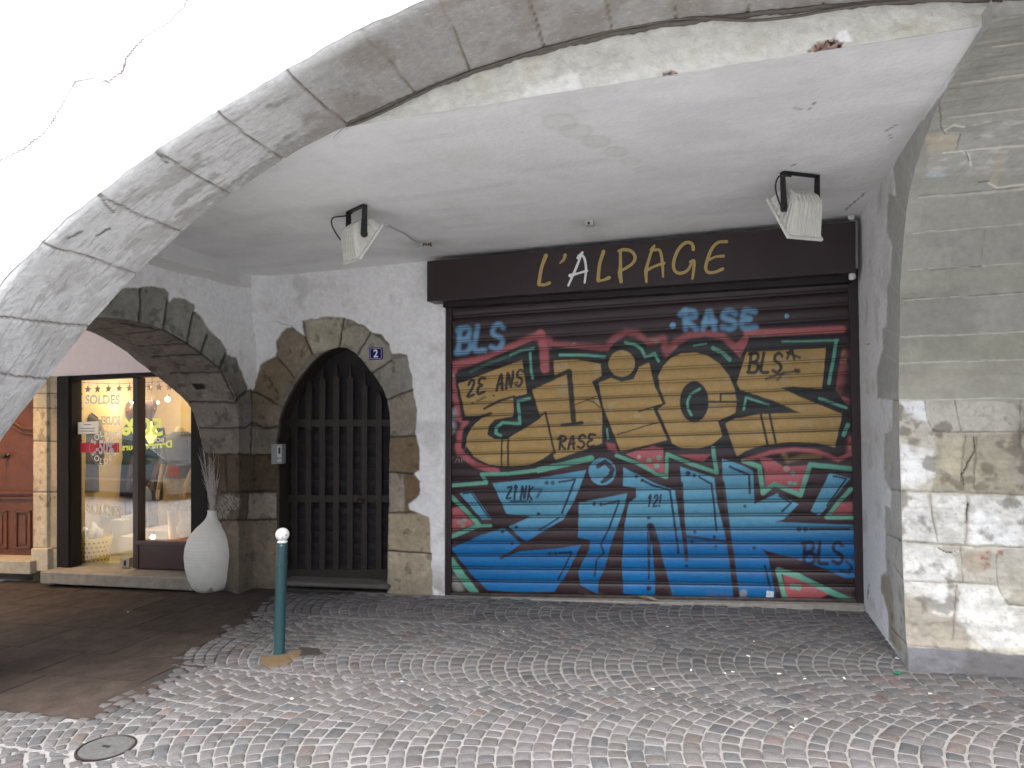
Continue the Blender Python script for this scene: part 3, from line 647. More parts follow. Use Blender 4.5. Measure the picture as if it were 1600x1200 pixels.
JF = [[(-60, 578), (75, 593)], [(-20, 493), (140, 511)], [(70, 383), (140, 402), (215, 428)], [(150, 303), (215, 335), (290, 365)], [(240, 232), (305, 275), (365, 305)], [(337, 175), (421, 237), (455, 255)], [(450, 115), (505, 165), (541, 193)], [(563, 48), (612, 100), (650, 148)], [(686, -5), (712, 55), (735, 112)], [(826, -10), (850, 75)], [(946, -10), (956, 47)], [(1053, -10), (1056, 34)], [(1170, -40), (1168, 30)], [(1290, -60), (1285, 20)], [(1400, -60), (1390, 10)]]
nt_ = 150
t = np.linspace(0, 1, nt_)[None, :, None]
Pf_ = np.stack([fS[:, 0], np.full(ns, YF), fS[:, 1]], -1)[:, None]; Pb_ = np.stack([bS[:, 0], np.full(ns, YB), bS[:, 1]], -1)[:, None]
P = Pf_*(1-t)+Pb_*t
u, v = proj(P); uw, vw = warp(u, v, P, 2, 16)
arc = np.broadcast_to(np.linspace(0, 1, ns)[:, None]*9.5, u.shape); tt = np.broadcast_to(t[..., 0], u.shape)
sq = np.stack([arc*4.6, tt*5.2, np.zeros(u.shape)], -1)
c = np.broadcast_to(np.array([.345, .338, .325]), P.shape).copy()
c = c*(1+.25*(fbm(P, 6, 4)-.5)+.35*(fbm(P, 60, 3)-.5))[..., None]
c = mix(c, (.24, .215, .18), .5*sstep(.52, .66, fbm(P+15, 4.5, 4)))
spk = vnoise(P*260); c = mix(c, (.62, .61, .60), .6*sstep(.86, .93, spk))
# lime wash left on the haunch in streaks along the arch
wl = sstep(560, 380, u); str_ = fbm(sq, 1.5, 5); grain = fbm(P, 26, 4)
wash = wl*sstep(.40, .56, str_*.7+grain*.3+.13*(1-tt)*1.0-.02)
wash = np.maximum(wash, sstep(420, 120, u)*(.62+.38*sstep(.4, .6, str_)))
wash = np.maximum(wash, mpoly(*warp(u, v, P, 7, 14), [(330, 190), (400, 160), (475, 185), (470, 200), (440, 215), (400, 260), (350, 250)], 5)*.8)
c = mix(c, (.66, .665, .665), wash*.74)
c = mix(c, (.66, .67, .67), sstep(.16, .02, tt+.10*(str_-.5))*sstep(700, 420, u)*.8)
c = mix(c, (.20, .19, .175), .35*sstep(.60, .70, fbm(sq*np.array([1, 3, 1]), 2.6, 5))*sstep(560, 330, u))
j = np.zeros(u.shape)
for L in JF: j = np.maximum(j, mline(uw, vw, L, 1.5, 1.2))
c = mix(c, (.22, .18, .14), j*.8); 
for L in JF: c = mix(c, (.10, .09, .08), mline(*warp(u, v, P, 1.5, 30), L, .5, .5)*.7*sstep(.42, .5, fbm(P+2, 10, 3)))
for L in [[(106, 372), (118, 366), (128, 362)], [(150, 368), (172, 357)], [(232, 228), (262, 255)], [(152, 305), (178, 332)]]: c = mix(c, (.08, .075, .07), mline(*warp(u, v, P, 2, 30), L, 1.6, 1.4)*.8)
g3 = np.gradient(P, axis=0); g4 = np.gradient(P, axis=1); nn = np.cross(g3, g4); nn /= np.linalg.norm(nn, axis=-1, keepdims=True)+1e-9
if nn[ns//2, 70] @ np.array([0, 0, -1]) < 0: nn = -nn
blk = np.zeros(u.shape)
rel = -.010*j+.010*(fbm(P, 5, 4)-.5)+.005*(fbm(P, 30, 4)-.5)+.006*wash*(fbm(P+3, 40, 3)-.3)
edge = np.exp(-(np.arange(nt_)/5.0))[None, :]      # worn arris at the front
P = P-nn*(-rel)[..., None]-nn*(edge*(.022+.03*(fbm(P, 7, 4)-.5)))[..., None]
grid_obj('arch_blocks', P, c, M['masonry'], fw)
front_edge = P[:, 0].copy()
# plaster face
h = .011
gx = np.arange(-4.75, 1.3, h); gzv = np.arange(-.35, 4.25, h)
A2 = np.stack(np.meshgrid(gx, gzv, indexing='ij'), -1)
open1 = [(q[0], q[2]) for q in front_edge[::3]]
Q, keep = punch(A2, open1, h)
P = np.stack([Q[..., 0], np.full(Q.shape[:2], YF), Q[..., 1]], -1); u, v = proj(P)
c = base_plaster(P, .05, .03)*1.08
crk = [(300, -20), (290, 12), (262, 40), (228, 55), (200, 90), (192, 112), (170, 128), (142, 122), (120, 128), (95, 170), (70, 205), (40, 232), (10, 248), (-40, 262)]
c = mix(c, (.05, .03, .035), mline(*warp(u, v, P, 5, 9), crk, 2.2, 1.0)*(.85+.15*sstep(.42, .58, fbm(P+12, 7, 3))))
for L in [[(240, 215), (262, 252)], [(145, 292), (172, 328)], [(336, 168), (345, 182)], [(437, 50), (448, 112)], [(560, 8), (574, 48)], [(60, 380), (76, 395)], [(88, 240), (118, 256)], [(676, -10), (690, 2)]]:
    c = mix(c, (.09, .085, .08), mline(*warp(u, v, P, 4, 25), L, 2.0, 2.2)*.8*sstep(.4, .55, fbm(P, 35, 3)))
dd = dseg(Q[..., 0], Q[..., 1], open1[::2])
c = mix(c, (.50, .50, .49), sstep(.035, .0, dd-.05*(fbm(P, 12, 4)-.45))*.7)
P[..., 1] -= .004*sstep(.01, .05, dd)+.006*(fbm(P, 3, 4)-.5)*sstep(.0, .1, dd)
grid_obj('plaster_face', P, c, M['plaster'], fw, keep, flip=True)
# upper storeys and the outer bays of the facade
def facade_rest(name, x0, x1, z0, z1):
    P = np.stack(np.meshgrid(np.linspace(x0, x1, 50), np.linspace(z0, z1, 40), indexing='ij'), -1)
    P = np.stack([P[..., 0], np.full(P.shape[:2], YF-.006), P[..., 1]], -1); grid_obj(name, P, base_plaster(P), M['plaster'], fw, flip=True)
facade_rest('upper_facade', -14, 9, 4.24, 9)
facade_rest('side_facade', 1.29, 9, 3.2, 4.24)
for nm_, bx__ in (('right_pier', (3.36, 9, YF-.01, YB, -.4, 3.3)), ('face_strip', (1.28, 9, YF+.012, YF+.03, 3.13, 3.22)), ('left_bay_face', (-14, -4.74, YF-.01, YF+.02, 2.95, 4.24)), ('left_pier', (-5.1, -4.46, YF+.01, YB, -.6, 3.3)), ('far_pier', (-14, -10.2, YF-.01, YB, -1.5, 3.3))):
    b = MB(); b.box(*bx__); b.build(nm_, M['plainwall'], fw)
# curve filler right of the detailed face (spandrel)
R_sp = [(q[0], q[1]) for q in fS if q[0] > 1.25]; n = len(R_sp)
vs = [(x, YF-.004, z) for x, z in R_sp]+[(max(x, 1.29), YF-.004, 3.25) for x, z in R_sp]
mesh_obj('right_spandrel', vs, [(i, i+1, n+i+1, n+i) for i in range(n-1)], M['plainwall'], fw)
# left bay street arch (segmental) beyond the pier
la = [(-5.1, -.6), (-5.12, .9), (-5.4, 1.7), (-6.0, 2.4), (-6.8, 2.8), (-7.65, 2.92), (-8.5, 2.8), (-9.3, 2.4), (-9.9, 1.7), (-10.2, .9), (-10.2, -.8)]
la = spline(la, 80)
vs = [(x, y, z) for y in (YF, YB) for x, z in la]; n = 80
b = MB(); b.add(vs, [(i, n+i, n+i+1, i+1) for i in range(n-1)])
up = [(x, YF-.008, z) for x, z in la]+[(x, YF-.008, 3.0) for x, z in la]; b.add(up, [(i, i+1, n+i+1, n+i) for i in range(n-1)])
b.build('left_bay_arch', M['plainwall'], fw)

# ================================================================ VAULT / CEILING
ce = thing('arcade_ceiling', 'flat white plastered ceiling of the arcade bay with faint brown damp rings', 'ceiling', (-1.5, 4.4, 2.9))
h = .014
gx = np.arange(XL-.1, XR+.02, h); gy = np.arange(YB-.0, D+.05, h)
P = np.stack(np.meshgrid(gx, gy, indexing='ij'), -1); P = np.dstack([P, ceil_z(P[..., 0], P[..., 1])])
u, v = proj(P); uw, vw = warp(u, v, P, 3, 6)
c = base_plaster(P, .05, .05)
c = mix(c, (.60, .61, .62), .35*sstep(.45, .7, fbm(P*np.array([1, 4, 1]), 1.2, 5)))
for (cx, cy, rx, ry, k) in [(876, 190, 27, 14, .4), (900, 205, 26, 11, .4), (932, 221, 22, 9, .45), (962, 237, 18, 8, .4), (985, 252, 16, 5, .3), (1008, 264, 18, 5, .25), (862, 170, 50, 12, .18), (798, 285, 10, 4, .25), (640, 120, 1, 1, 0)]:
    d = np.hypot((uw-cx)/rx, (vw-cy)/ry); c = mix(c, (.52, .49, .44), k*(sstep(1.1, .85, d)*.45+.6*np.exp(-((d-.95)/.12)**2)))
for (cx, cy, rx, ry, k) in [(665, 380, 50, 9, .6), (560, 330, 50, 14, .35), (921, 350, 30, 7, .4), (1250, 300, 70, 24, .35), (700, 395, 200, 8, .3), (1320, 345, 60, 9, .4)]:
    d = np.hypot((uw-cx)/rx, (vw-cy)/ry); c = mix(c, (.33, .32, .31), k*np.exp(-d*d*1.5))
for L in [[(1262, 172), (1272, 160)], [(1385, 205), (1400, 196)], [(1390, 210), (1393, 220)], [(1240, 168), (1250, 171)], [(815, 206), (816, 208)], [(1235, 260), (1243, 257)], zQ((60, 85), (130, 30), (160, 0))]:
    c = mix(c, (.10, .09, .08), mline(*warp(u, v, P, 2, 30), L, .8, .8)*.8)
P[..., 2] += .012*(fbm(P, 1.2, 4)-.5)+.003*(fbm(P, 8, 3)-.5)
grid_obj('ceiling_plaster', P, c, M['plaster'], ce, flip=True)
b = MB(); b.box(-14, 9, YB+.02, 9.5, 3.25, 3.4); b.box(-14, XL-.45, YB, 9.5, 2.95, 3.05); b.box(-14, 9, YF+.03, YB+.03, 3.3, 3.45)  # unseen slabs added overhead to stop sky light leaking in
b.build('sky_blocking_slab', M['plainwall'], ce)
# rough grey band between the ceiling edge and the arch blocks
n = 520; ux = np.linspace(530, 1640, n); bx = np.array([atY(q, 100, YB)[0] for q in ux])
zt = np.interp(bx, bS[:, 0], bS[:, 1]); zb = ceil_z(bx, YB)
m = 40; tv = np.linspace(0, 1, m)
zt = np.maximum(zt, zb+.0005)+.006
P = np.zeros((n, m, 3)); P[..., 0] = bx[:, None]; P[..., 2] = zb[:, None]*(1-tv)+zt[:, None]*tv; P[..., 1] = YB+.004
u, v = proj(P); uw, vw = warp(u, v, P, 2.5, 25)
K = 1.4
c = np.broadcast_to(S(182, 181, 170, K, .6), P.shape).copy(); c = c*(1+.25*(fbm(P, 6, 5)-.5)+.2*(fbm(P, 30, 4)-.5))[..., None]
c = mix(c, S(160, 156, 128, K), .35*sstep(.55, .68, fbm(P+5, 4, 4)))
c = mix(c, S(225, 224, 205, K), mpoly(*warp(u, v, P, 5, 30), [(822, 132), (860, 125), (905, 112), (905, 138), (850, 152), (815, 150)], 6)*.6)
c = mix(c, S(215, 214, 208, K), .9*mpoly(*warp(u, v, P, 4, 30), [(1310, 50), (1322, 48), (1330, 62), (1300, 66)], 3))
hole = np.maximum(mpoly(*warp(u, v, P, 1.5, 60), [(1036, 113), (1050, 109), (1060, 113), (1060, 125), (1038, 127)], 1), mpoly(*warp(u, v, P, 4, 40), [(1262, 80), (1280, 64), (1306, 60), (1318, 66), (1312, 84), (1290, 82)], 1.5))
c = mix(c, S(150, 118, 104, K), hole*.9); c = mix(c, (.03, .02, .02), hole*sstep(.55, .6, fbm(P, 60, 3)))
P[..., 1] += .035*hole*sstep(.45, .6, fbm(P+3, 35, 3))-.022*(fbm(P, 9, 5)-.5)
grid_obj('rough_mortar_band', P, c, M['masonry'], ce, flip=True)
# cable clipped along the arch
cb = MB(); pts = []
for (uu, vv) in [(541, 197), (560, 192), (590, 179), (620, 165), (652, 148), (690, 131), (735, 113), (790, 95), (848, 77), (900, 63), (956, 48), (1010, 38), (1056, 30), (1100, 28), (1170, 32), (1240, 26), (1290, 17), (1350, 8), (1420, 2), (1500, 0), (1570, -3)]: pts.append(atY(uu, vv, YB-.03))
cbl = spline(pts, 120); cb.tube(cbl, .006, 6)
cbl2 = [(p[0], YB-.012, np.interp(p[0], bS[:, 0], bS[:, 1])-.004+.004*math.sin(i*.7)) for i, p in enumerate(cbl)]; cb.tube(cbl2, [.010+.006*abs(math.sin(i*1.7)) for i in range(120)], 5)
o = cb.build('electric_cable', mat('cable_sheath', (.11, .095, .08), .7, noise=.3, nscale=30), smooth=True)
tag(o, 'thin dusty brown cable clipped along the inner edge of the granite arch', 'cable')
b = MB(); q = [ceil_at(*p) for p in ()]
p0 = atY(522, 218, YB-.02); p1 = atY(541, 200, YB-.02); b.tube([p0, p1], .012, 4); o = b.build('cable_stub', M['rod']); tag(o, 'short grey offcut sticking down from the arch edge where the cable ends', 'bracket')

# ================================================================ ROLLER SHUTTER WITH THE GRAFFITI
SY = D+.045
def BIL(u, v): pass
sh = thing('roller_shutter', 'closed brown roller shutter covered in gold and blue graffiti lettering', 'shutter', (-.7, D, 0))
TLc = atY(704.5, 440, SY); BLc = atY(703, 929, SY); TRc = atY(1325, 390, SY); BRc = atY(1338, 940, SY)
COLOUR = {}
def stroke_font():
    F = {}
    F['B'] = [[(0, 0), (.05, 1)], [(-.1, .95), (.45, 1), (.6, .8), (.45, .58), (.08, .52)], [(.1, .52), (.6, .45), (.68, .2), (.45, 0), (-.1, .02)]]
    F['L'] = [[(.1, 1), (0, .08), (.55, .0)]]
    F['S'] = [[(.6, .85), (.35, 1), (.05, .85), (.1, .6), (.5, .42), (.6, .2), (.35, 0), (0, .1)]]
    F['R'] = [[(.1, 0), (.08, 1)], [(-.15, .8), (.1, 1), (.5, .95), (.55, .7), (.15, .5), (.6, .0)]]
    F['A'] = [[(0, 0), (.3, 1), (.55, 0)], [(.08, .35), (.55, .4)]]
    F['E'] = [[(.6, .95), (.15, 1), (.05, .7), (.4, .55), (0, .4), (.1, .05), (.65, .1)]]
    F['2'] = [[(0, .75), (.2, 1), (.5, .9), (.45, .6), (0, .02), (.6, .05)]]
    F['N'] = [[(0, 0), (.05, 1), (.45, .05), (.55, 1)]]
    F['Z'] = [[(0, .85), (.5, .9), (0, .1), (.5, .1)]]
    F['I'] = [[(.1, .65), (.1, 0)], [(.0, .85), (.1, 1.05), (.25, .9), (.12, .78)]]
    F['K'] = [[(0, 0), (.05, 1)], [(.5, .9), (.05, .45), (.55, 0)]]
    F['1'] = [[(0, .7), (.25, 1), (.22, 0)]]
    F['!'] = [[(.1, 1), (.08, .3)], [(.08, .05), (.1, .02)]]
    F['*'] = [[(.0, .3), (.3, 1), (.5, .25)], [(.0, .75), (.9, .35)]]
    F['.'] = [[(.1, .1), (.14, .12)]]
    return F
FONT = stroke_font()
def graffiti(P):
    u, v = proj(P)
    n1 = fbm(P, 5, 4); n2 = fbm(P+9, 22, 4)
    uu = u+(n2-.5)*1.2; vv = v+(fbm(P+4, 22, 3)-.5)*1.2
    base = np.array([.040, .022, .026])
    c = np.broadcast_to(base, P.shape)*(1+.35*(n1-.5))[..., None]
    pk = S(172, 80, 86, 1.5); bk = np.array([.022, .024, .028]); gd = S(158, 129, 76, 1.6, .95); tl = S(82, 158, 134, 1.6)
    def spray(pts, r, col, k=1.0, w=2.6): 
        nonlocal c; c = mix(c, col, mline(uu, vv, pts, r, w)*k)
    def fill(pts, col, k=1.0, w=.8):
        nonlocal c; c = mix(c, col, mpoly(uu, vv, pts, w)*k)
    def dots(pts, r, col, k=.9):
        for p in pts: spray([p, (p[0]+.1, p[1])], r, col, k, .9)
    # pink halo
    spray(zA((100, 560), (95, 640), (110, 780), (130, 930), (185, 960), (140, 1040), (130, 1190))+zC((120, 20), (150, 90), (240, 165), (400, 215)), 4.5, pk, .95)
    spray(zA((70, 540), (330, 480), (500, 410), (745, 300)), 6, pk, .9, 4)
    spray(zA((745, 300), (770, 400), (775, 560)), 7, pk, .95)
    spray(zA((800, 340), (830, 380), (1060, 395), (1240, 405), (1300, 330), (1380, 285), (1460, 290), (1540, 360), (1584, 350))+zB((60, 340), (125, 325), (150, 440), (220, 350), (320, 300), (460, 290), (560, 310), (690, 430)), 5.5, pk*.85, .8, 4)
    fill(zB((620, 400), (690, 470), (770, 360), (740, 280), (690, 330)), pk*.8)
    spray(zB((740, 285), (1080, 275), (1440, 258)), 5.5, pk, .95)
    spray(zB((1440, 440), (1425, 560), (1400, 700)), 8, pk*.75, .75, 7)
    spray(zB((1240, 712), (1480, 785)), 4, pk, .9); spray(zB((1500, 1060), (1490, 1170)), 4, pk, .8, 4)
    for (x, y, r) in ((80, 980, 6), (90, 880, 5), (70, 600, 3.5), (60, 760, 4)): spray(zA((x, y), (x+1, y+30)), r, (.55, .55, .56), .75, 5)
    # black body
    fill(zA((105, 600), (200, 545), (690, 345), (715, 370), (740, 560), (760, 600), (850, 600), (825, 390), (1250, 430), (1290, 370), (1390, 310), (1500, 350), (1560, 400))+zB((40, 395), (90, 400), (130, 490), (200, 420), (300, 340), (430, 310), (560, 345), (690, 470), (760, 315), (1420, 315), (1435, 400), (1390, 700), (1500, 850), (1490, 900), (1430, 1180))+zD((1440, 60), (1390, 60), (1340, 45), (1060, 10), (860, 40), (700, 110), (650, 125), (620, 90), (600, 20), (480, 50), (380, 75), (250, 65), (120, 20))+zC((1523, 20), (1280, 85), (1160, 50), (830, 150), (800, 120), (640, 180), (500, 200), (300, 160), (170, 60))+zA((150, 1150), (165, 1010), (230, 940), (160, 945), (110, 680)), bk, 1, 1.2)
    # gold letters
    E1 = zA((128, 670), (605, 492), (642, 745), (560, 765), (535, 915), (400, 940), (355, 990), (345, 1050), (400, 1085), (480, 1090), (600, 1020), (735, 935), (775, 890), (805, 960), (835, 1110), (848, 1195))+zC((800, 75), (730, 125), (640, 165), (500, 180), (350, 168), (230, 105), (180, 30))+zA((180, 1160), (190, 1080), (225, 1000), (300, 930), (370, 905), (180, 912))
    L1 = zA((840, 495), (1010, 488), (1195, 520), (1200, 610), (1130, 655), (1165, 740), (1205, 880), (1205, 1120))+zC((1150, 15), (825, 130), (808, 100))+zA((850, 1180), (800, 930), (775, 890), (740, 915), (680, 715), (852, 640))
    I1 = zA((1178, 662), (1290, 622), (1350, 655), (1440, 635), (1480, 545), (1545, 515))+zB((20, 505), (62, 680), (128, 800), (50, 830), (80, 900), (165, 1068))+zC((1460, 30), (1292, 72))+zA((1325, 1130), (1215, 850))
    O1 = zB((88, 600), (120, 530), (180, 470), (260, 432), (360, 425), (450, 450), (540, 510), (610, 600), (650, 700), (665, 800), (655, 870), (590, 900), (525, 930), (560, 1040), (480, 1105), (370, 1140), (260, 1130), (190, 1095), (182, 1075), (75, 850), (135, 805), (100, 700))
    Z1 = zB((735, 425), (1320, 393), (1290, 695), (1080, 678), (985, 685), (1110, 745), (1210, 785), (1440, 880), (1385, 1125), (1250, 1092), (1050, 1085), (850, 1110), (730, 1150))+zD((655, 105), (640, 80))+zB((580, 950), (650, 912), (840, 880), (1130, 870), (930, 780), (690, 700), (665, 650))
    gn = gd*(1+.25*(fbm(P+3, 3, 4)-.5)[..., None]+.2*(fbm(P*np.array([1, 1, 3]), 12, 4)-.5)[..., None])
    for pl in (E1, L1, I1, O1, Z1):
        m = mpoly(uu, vv, pl, .9)[..., None]; c = c*(1-m)+gn*m
    d = np.hypot(uu-(690+1352/4.8), vv-(460+520/4.8)); m = sstep(99/4.8+.9, 99/4.8-.9, d)[..., None]; c = c*(1-m)+gn*m
    # pale smudges on gold
    c = mix(c, (.55, .47, .33), mpoly(u, v, [(715, 540), (1330, 520), (1335, 700), (715, 735)], 3)*sstep(.62, .72, fbm(P*np.array([1, 1, 1.6])+60, 9, 4))*.45*(c[..., 0] > .2))
    ring = mline(uu, vv, zA((1260, 590), (1290, 620), (1350, 640), (1420, 615), (1460, 560)), 2.6); c = mix(c, bk, ring)
    d2 = np.hypot((uu-(1010+352/4.706))/(104/4.706), (vv-(460+790/4.706))/(150/4.706)); c = mix(c, bk, sstep(1.05, .97, d2))
    def bl(pts, w_, k=.95): spray(pts, w_/4.7/2, bk, k, .8)
    bl(zA((545, 765), (430, 800), (322, 858)), 18); bl(zA((370, 893), (290, 918), (160, 938)), 20); bl(zA((548, 770), (560, 915)), 22)
    bl(zA((655, 700), (800, 645), (950, 575)), 30); bl(zA((958, 580), (975, 760), (990, 945)), 40); bl(zA((905, 982), (1055, 962)), 24); bl(zA((1000, 830), (1160, 765)), 8); bl(zA((1090, 795), (1140, 805), (1190, 850)), 8)
    bl(zA((780, 885), (830, 1110), (850, 1190)), 16); bl(zA((740, 910), (780, 885)), 12)
    bl(zA((455, 1085), (450, 1200))+zC((435, 175)), 12); bl(zA((500, 1080), (500, 1200))+zC((482, 178)), 14)
    bl(zA((1480, 880), (1584, 845))+zB((60, 825), (130, 805)), 12); bl(zA((1320, 1050), (1440, 1015), (1584, 970))+zB((90, 945)), 9)
    bl(zB((455, 790), (660, 790)), 16); bl(zB((545, 780), (545, 730), (650, 728)), 14); bl(zB((840, 880), (890, 1100)), 18); bl(zB((905, 880), (950, 1090)), 18)
    bl(zB((70, 850), (120, 960), (170, 1075)), 26); bl(zB((60, 600), (90, 700), (130, 800)), 24)
    # teal lights
    def te(pts, w_, k=.95): spray(pts, w_/4.7/2, tl, k, 1.0)
    te(zA((665, 440), (672, 560), (684, 630)), 18); te(zA((690, 405), (600, 420), (520, 455)), 20, .7); te(zA((520, 460), (350, 520), (220, 580)), 22, .25); te(zA((890, 455), (1060, 455), (1222, 468)), 20)
    te(zA((1380, 362), (1450, 378), (1500, 412), (1528, 470), (1584, 450))+zB((60, 435), (90, 490)), 22); te(zA((660, 780), (575, 800), (590, 970), (460, 962), (410, 1000), (410, 1040), (445, 1058)), 22)
    te(zA((1242, 1010), (1248, 1080)), 14); te(zB((350, 378), (440, 362)), 12, .7); te(zB((490, 395), (560, 430), (612, 480)), 30, .8); te(zB((1000, 348), (1410, 338)), 14, .8); te(zB((1395, 340), (1370, 500), (1340, 655)), 24)
    te(zB((1270, 765), (1360, 795), (1468, 835)), 20); te(zB((1480, 960), (1450, 1030)), 30); te(zB((392, 695), (325, 735), (302, 790), (305, 840), (330, 888)), 18); te(zB((715, 845), (732, 758), (900, 812)), 17)
    # ---- lower piece
    t_ = sstep(700, 930, v)[..., None]
    blue = S(82, 142, 168, 1.6, 1.0)*(1-sstep(805, 850, v)[..., None])+S(12, 100, 158, 1.6, 1.0)*sstep(805, 850, v)[..., None]
    blue = blue*(1+.5*(fbm(P*np.array([1, 1, 2.])+8, 4, 5)-.5)[..., None])*(1-.10*t_)
    mar = np.array([.050, .025, .030])
    low = mpoly(uu, vv, zC((60, 330), (320, 300), (300, 235), (700, 200), (1080, 110), (1260, 100), (1523, 215))+zD((60, 240), (150, 250), (150, 100), (510, 220), (490, 60), (700, 130), (1480, 150), (1490, 1160), (0, 1160))+zC((60, 1100)), 1)
    c = mix(c, mar, low)
    def bf(pts, k=1.0, sc=1.0):
        nonlocal c; m = (mpoly(uu, vv, pts, .9)*k)[..., None]; c = c*(1-m)+blue*sc*m
    bf(zC((370, 300), (620, 275), (1045, 203), (1020, 270), (960, 420), (880, 560), (700, 665), (605, 727), (540, 685), (485, 612), (650, 540), (470, 520)))
    bf(zC((70, 770), (280, 675), (450, 622), (575, 735), (425, 842), (560, 790), (830, 770), (1005, 745), (900, 960), (812, 1082), (560, 1085), (335, 1070), (220, 960)))
    bf(zC((130, 370), (220, 358), (362, 560), (292, 562)))
    bf(zC((990, 440), (1340, 372), (1310, 500), (1225, 730), (1180, 900), (1132, 1010), (1130, 1100), (1000, 1032), (988, 930), (1068, 770), (1070, 710), (985, 690)))
    bf(zC((1310, 185), (1523, 292))+zD((205, 350), (250, 640), (292, 850), (630, 1132), (190, 1115), (110, 850), (30, 600), (62, 980), (62, 1115))+zC((1315, 1097), (1300, 900), (1320, 600), (1352, 440), (1405, 400), (1400, 330), (1310, 320)))
    bf(zD((245, 180), (490, 260), (512, 450), (560, 640), (595, 800), (632, 1132), (280, 1125), (292, 850), (268, 600)))
    bf(zD((190, 1115), (110, 850), (292, 850), (300, 1125)))
    bf(zD((545, 122), (690, 170), (768, 210), (780, 450), (940, 372), (1097, 450), (990, 560), (930, 577), (1490, 600), (1505, 750), (1520, 975), (1430, 982), (1200, 880), (830, 775), (880, 830), (900, 960), (937, 1148), (760, 1142), (675, 1130), (650, 980), (600, 700), (560, 450)))
    bf(zD((1320, 225), (1467, 265), (1250, 532), (1183, 500)))
    dt = np.hypot((uu-(690+1160/4.615))/(98/4.615), (vv-(690+215/4.615))/(98/4.615)); m = sstep(1.04, .96, dt)[..., None]; c = c*(1-m)+blue*m
    def ml(pts, w_, k=.92, col=mar*.9): spray(pts, w_/4.615/2, col, k, .8)
    ml(zC((1130, 175), (1180, 145), (1235, 200), (1215, 250), (1180, 275)), 34); ml(zC((455, 600), (540, 680), (610, 735)), 26); ml(zC((430, 838), (560, 775), (720, 765)), 20)
    ml(zD((250, 300), (262, 560), (282, 760), (290, 850)), 30); ml(zD((110, 850), (140, 960), (180, 1115)), 20); ml(zD((30, 610), (75, 760), (110, 1000), (130, 1115)), 55); ml(zD((270, 680), (420, 700), (580, 722)), 22, .75)
    ml(zD((545, 300), (575, 560), (610, 800), (650, 1120)), 42); ml(zD((515, 200), (540, 420)), 36)
    nb = np.array([.014, .014, .045])
    def nl(pts, w_): spray(pts, w_/4.615/2, nb, .92, .7)
    nl(zC((850, 292), (965, 272), (870, 512)), 15); nl(zC((845, 550), (700, 640)), 12); nl(zC((850, 800), (940, 795), (900, 880), (842, 990)), 14)
    nl(zC((1170, 452), (1282, 428), (1210, 620), (1150, 740), (1172, 800), (1120, 850), (1105, 965)), 14); nl(zC((1508, 600), (1495, 985)), 10)
    nl(zC((1450, 275), (1523, 315))+zD((170, 350), (200, 560), (232, 800)), 16); nl(zD((380, 255), (470, 305), (490, 480), (505, 640)), 15); nl(zD((600, 180), (742, 240), (745, 370)), 18); nl(zD((960, 390), (1042, 440), (980, 500)), 16)
    nl(zD((1180, 632), (1460, 632)), 17); nl(zD((852, 890), (892, 1050)), 16); nl(zD((1350, 248), (1440, 268), (1300, 462)), 14); nl(zC((155, 378), (215, 366), (345, 552)), 10); nl(zD((10, 650), (18, 990)), 10)
    dots(zC((760, 297), (803, 297), (780, 808), (822, 806)), 3.2, nb, .75); dots(zC((700, 522), (540, 616), (440, 648), (508, 735), (1100, 450), (1150, 452), (1405, 252), (1448, 278), (1495, 1055), (1160, 290)), 2.8, nb); dots(zD((300, 230), (1100, 630), (1145, 630), (18, 1055)), 4, nb); dots(zD((345, 245), (350, 650), (490, 685), (330, 720), (500, 755), (290, 895), (710, 465), (775, 765), (15, 548), (1155, 820), (1485, 852)), 2.6, nb)
    # teal and pink background of the lower piece
    def t2(pts, w_, k=.95): spray(pts, w_/4.615/2, tl, k, 1.0)
    t2(zC((60, 318), (200, 306), (325, 296), (292, 235), (480, 232), (700, 205)), 26); t2(zC((700, 205), (880, 165), (1080, 120)), 42); fill(zC((80, 480), (120, 470), (240, 595), (75, 655)), pk, .95, 1.5)
    t2(zC((75, 400), (180, 500), (275, 602), (70, 685)), 32); t2(zC((270, 608), (355, 605)), 22); dots(zC((130, 580), (165, 565), (155, 605)), 3.5, tl, .6)
    t2(zC((70, 860), (150, 970), (240, 1085)), 56); spray(zC((100, 1000), (130, 1060)), 7, (.45, .45, .42), .7, 6)
    fill(zC((1330, 92), (1420, 60), (1523, 30))+zD((120, 45), (135, 240), (0, 180))+zC((1390, 120)), pk, .95, 1.2); dots(zD((20, 135), (90, 115), (75, 175)), 4, tl, .8); dots(zC((1425, 110),), 3, (.6, .6, .6), .7)
    t2(zC((1262, 100), (1400, 150), (1523, 215))+zD((60, 228), (145, 255), (148, 110)), 26); t2(zD((150, 90), (320, 160), (510, 225), (488, 110), (482, 45)), 28); fill(zD((225, 92), (465, 90), (410, 150), (330, 130)), pk*.9, .9, 1.5)
    fill(zC((1190, 5), (1250, 15), (1270, 80), (1200, 60)), pk, .8, 2)
    fill(zD((810, 108), (900, 120), (985, 180), (1160, 170), (1120, 330), (1090, 365), (920, 295), (855, 340), (850, 200)), pk, .95, 1.5)
    t2(zD((700, 138), (815, 180), (840, 370), (920, 305), (1110, 385), (1180, 165), (1480, 195)), 34); dots(zD((1055, 228), (1035, 300), (1070, 305)), 3.5, tl, .9); dots(zD((1010, 195),), 5, (.6, .5, .42), .6)
    fill(zD((1400, 440), (1485, 430), (1485, 535), (1330, 532)), pk, .9, 3); t2(zD((1480, 335), (1390, 430), (1300, 545), (1490, 545)), 30)
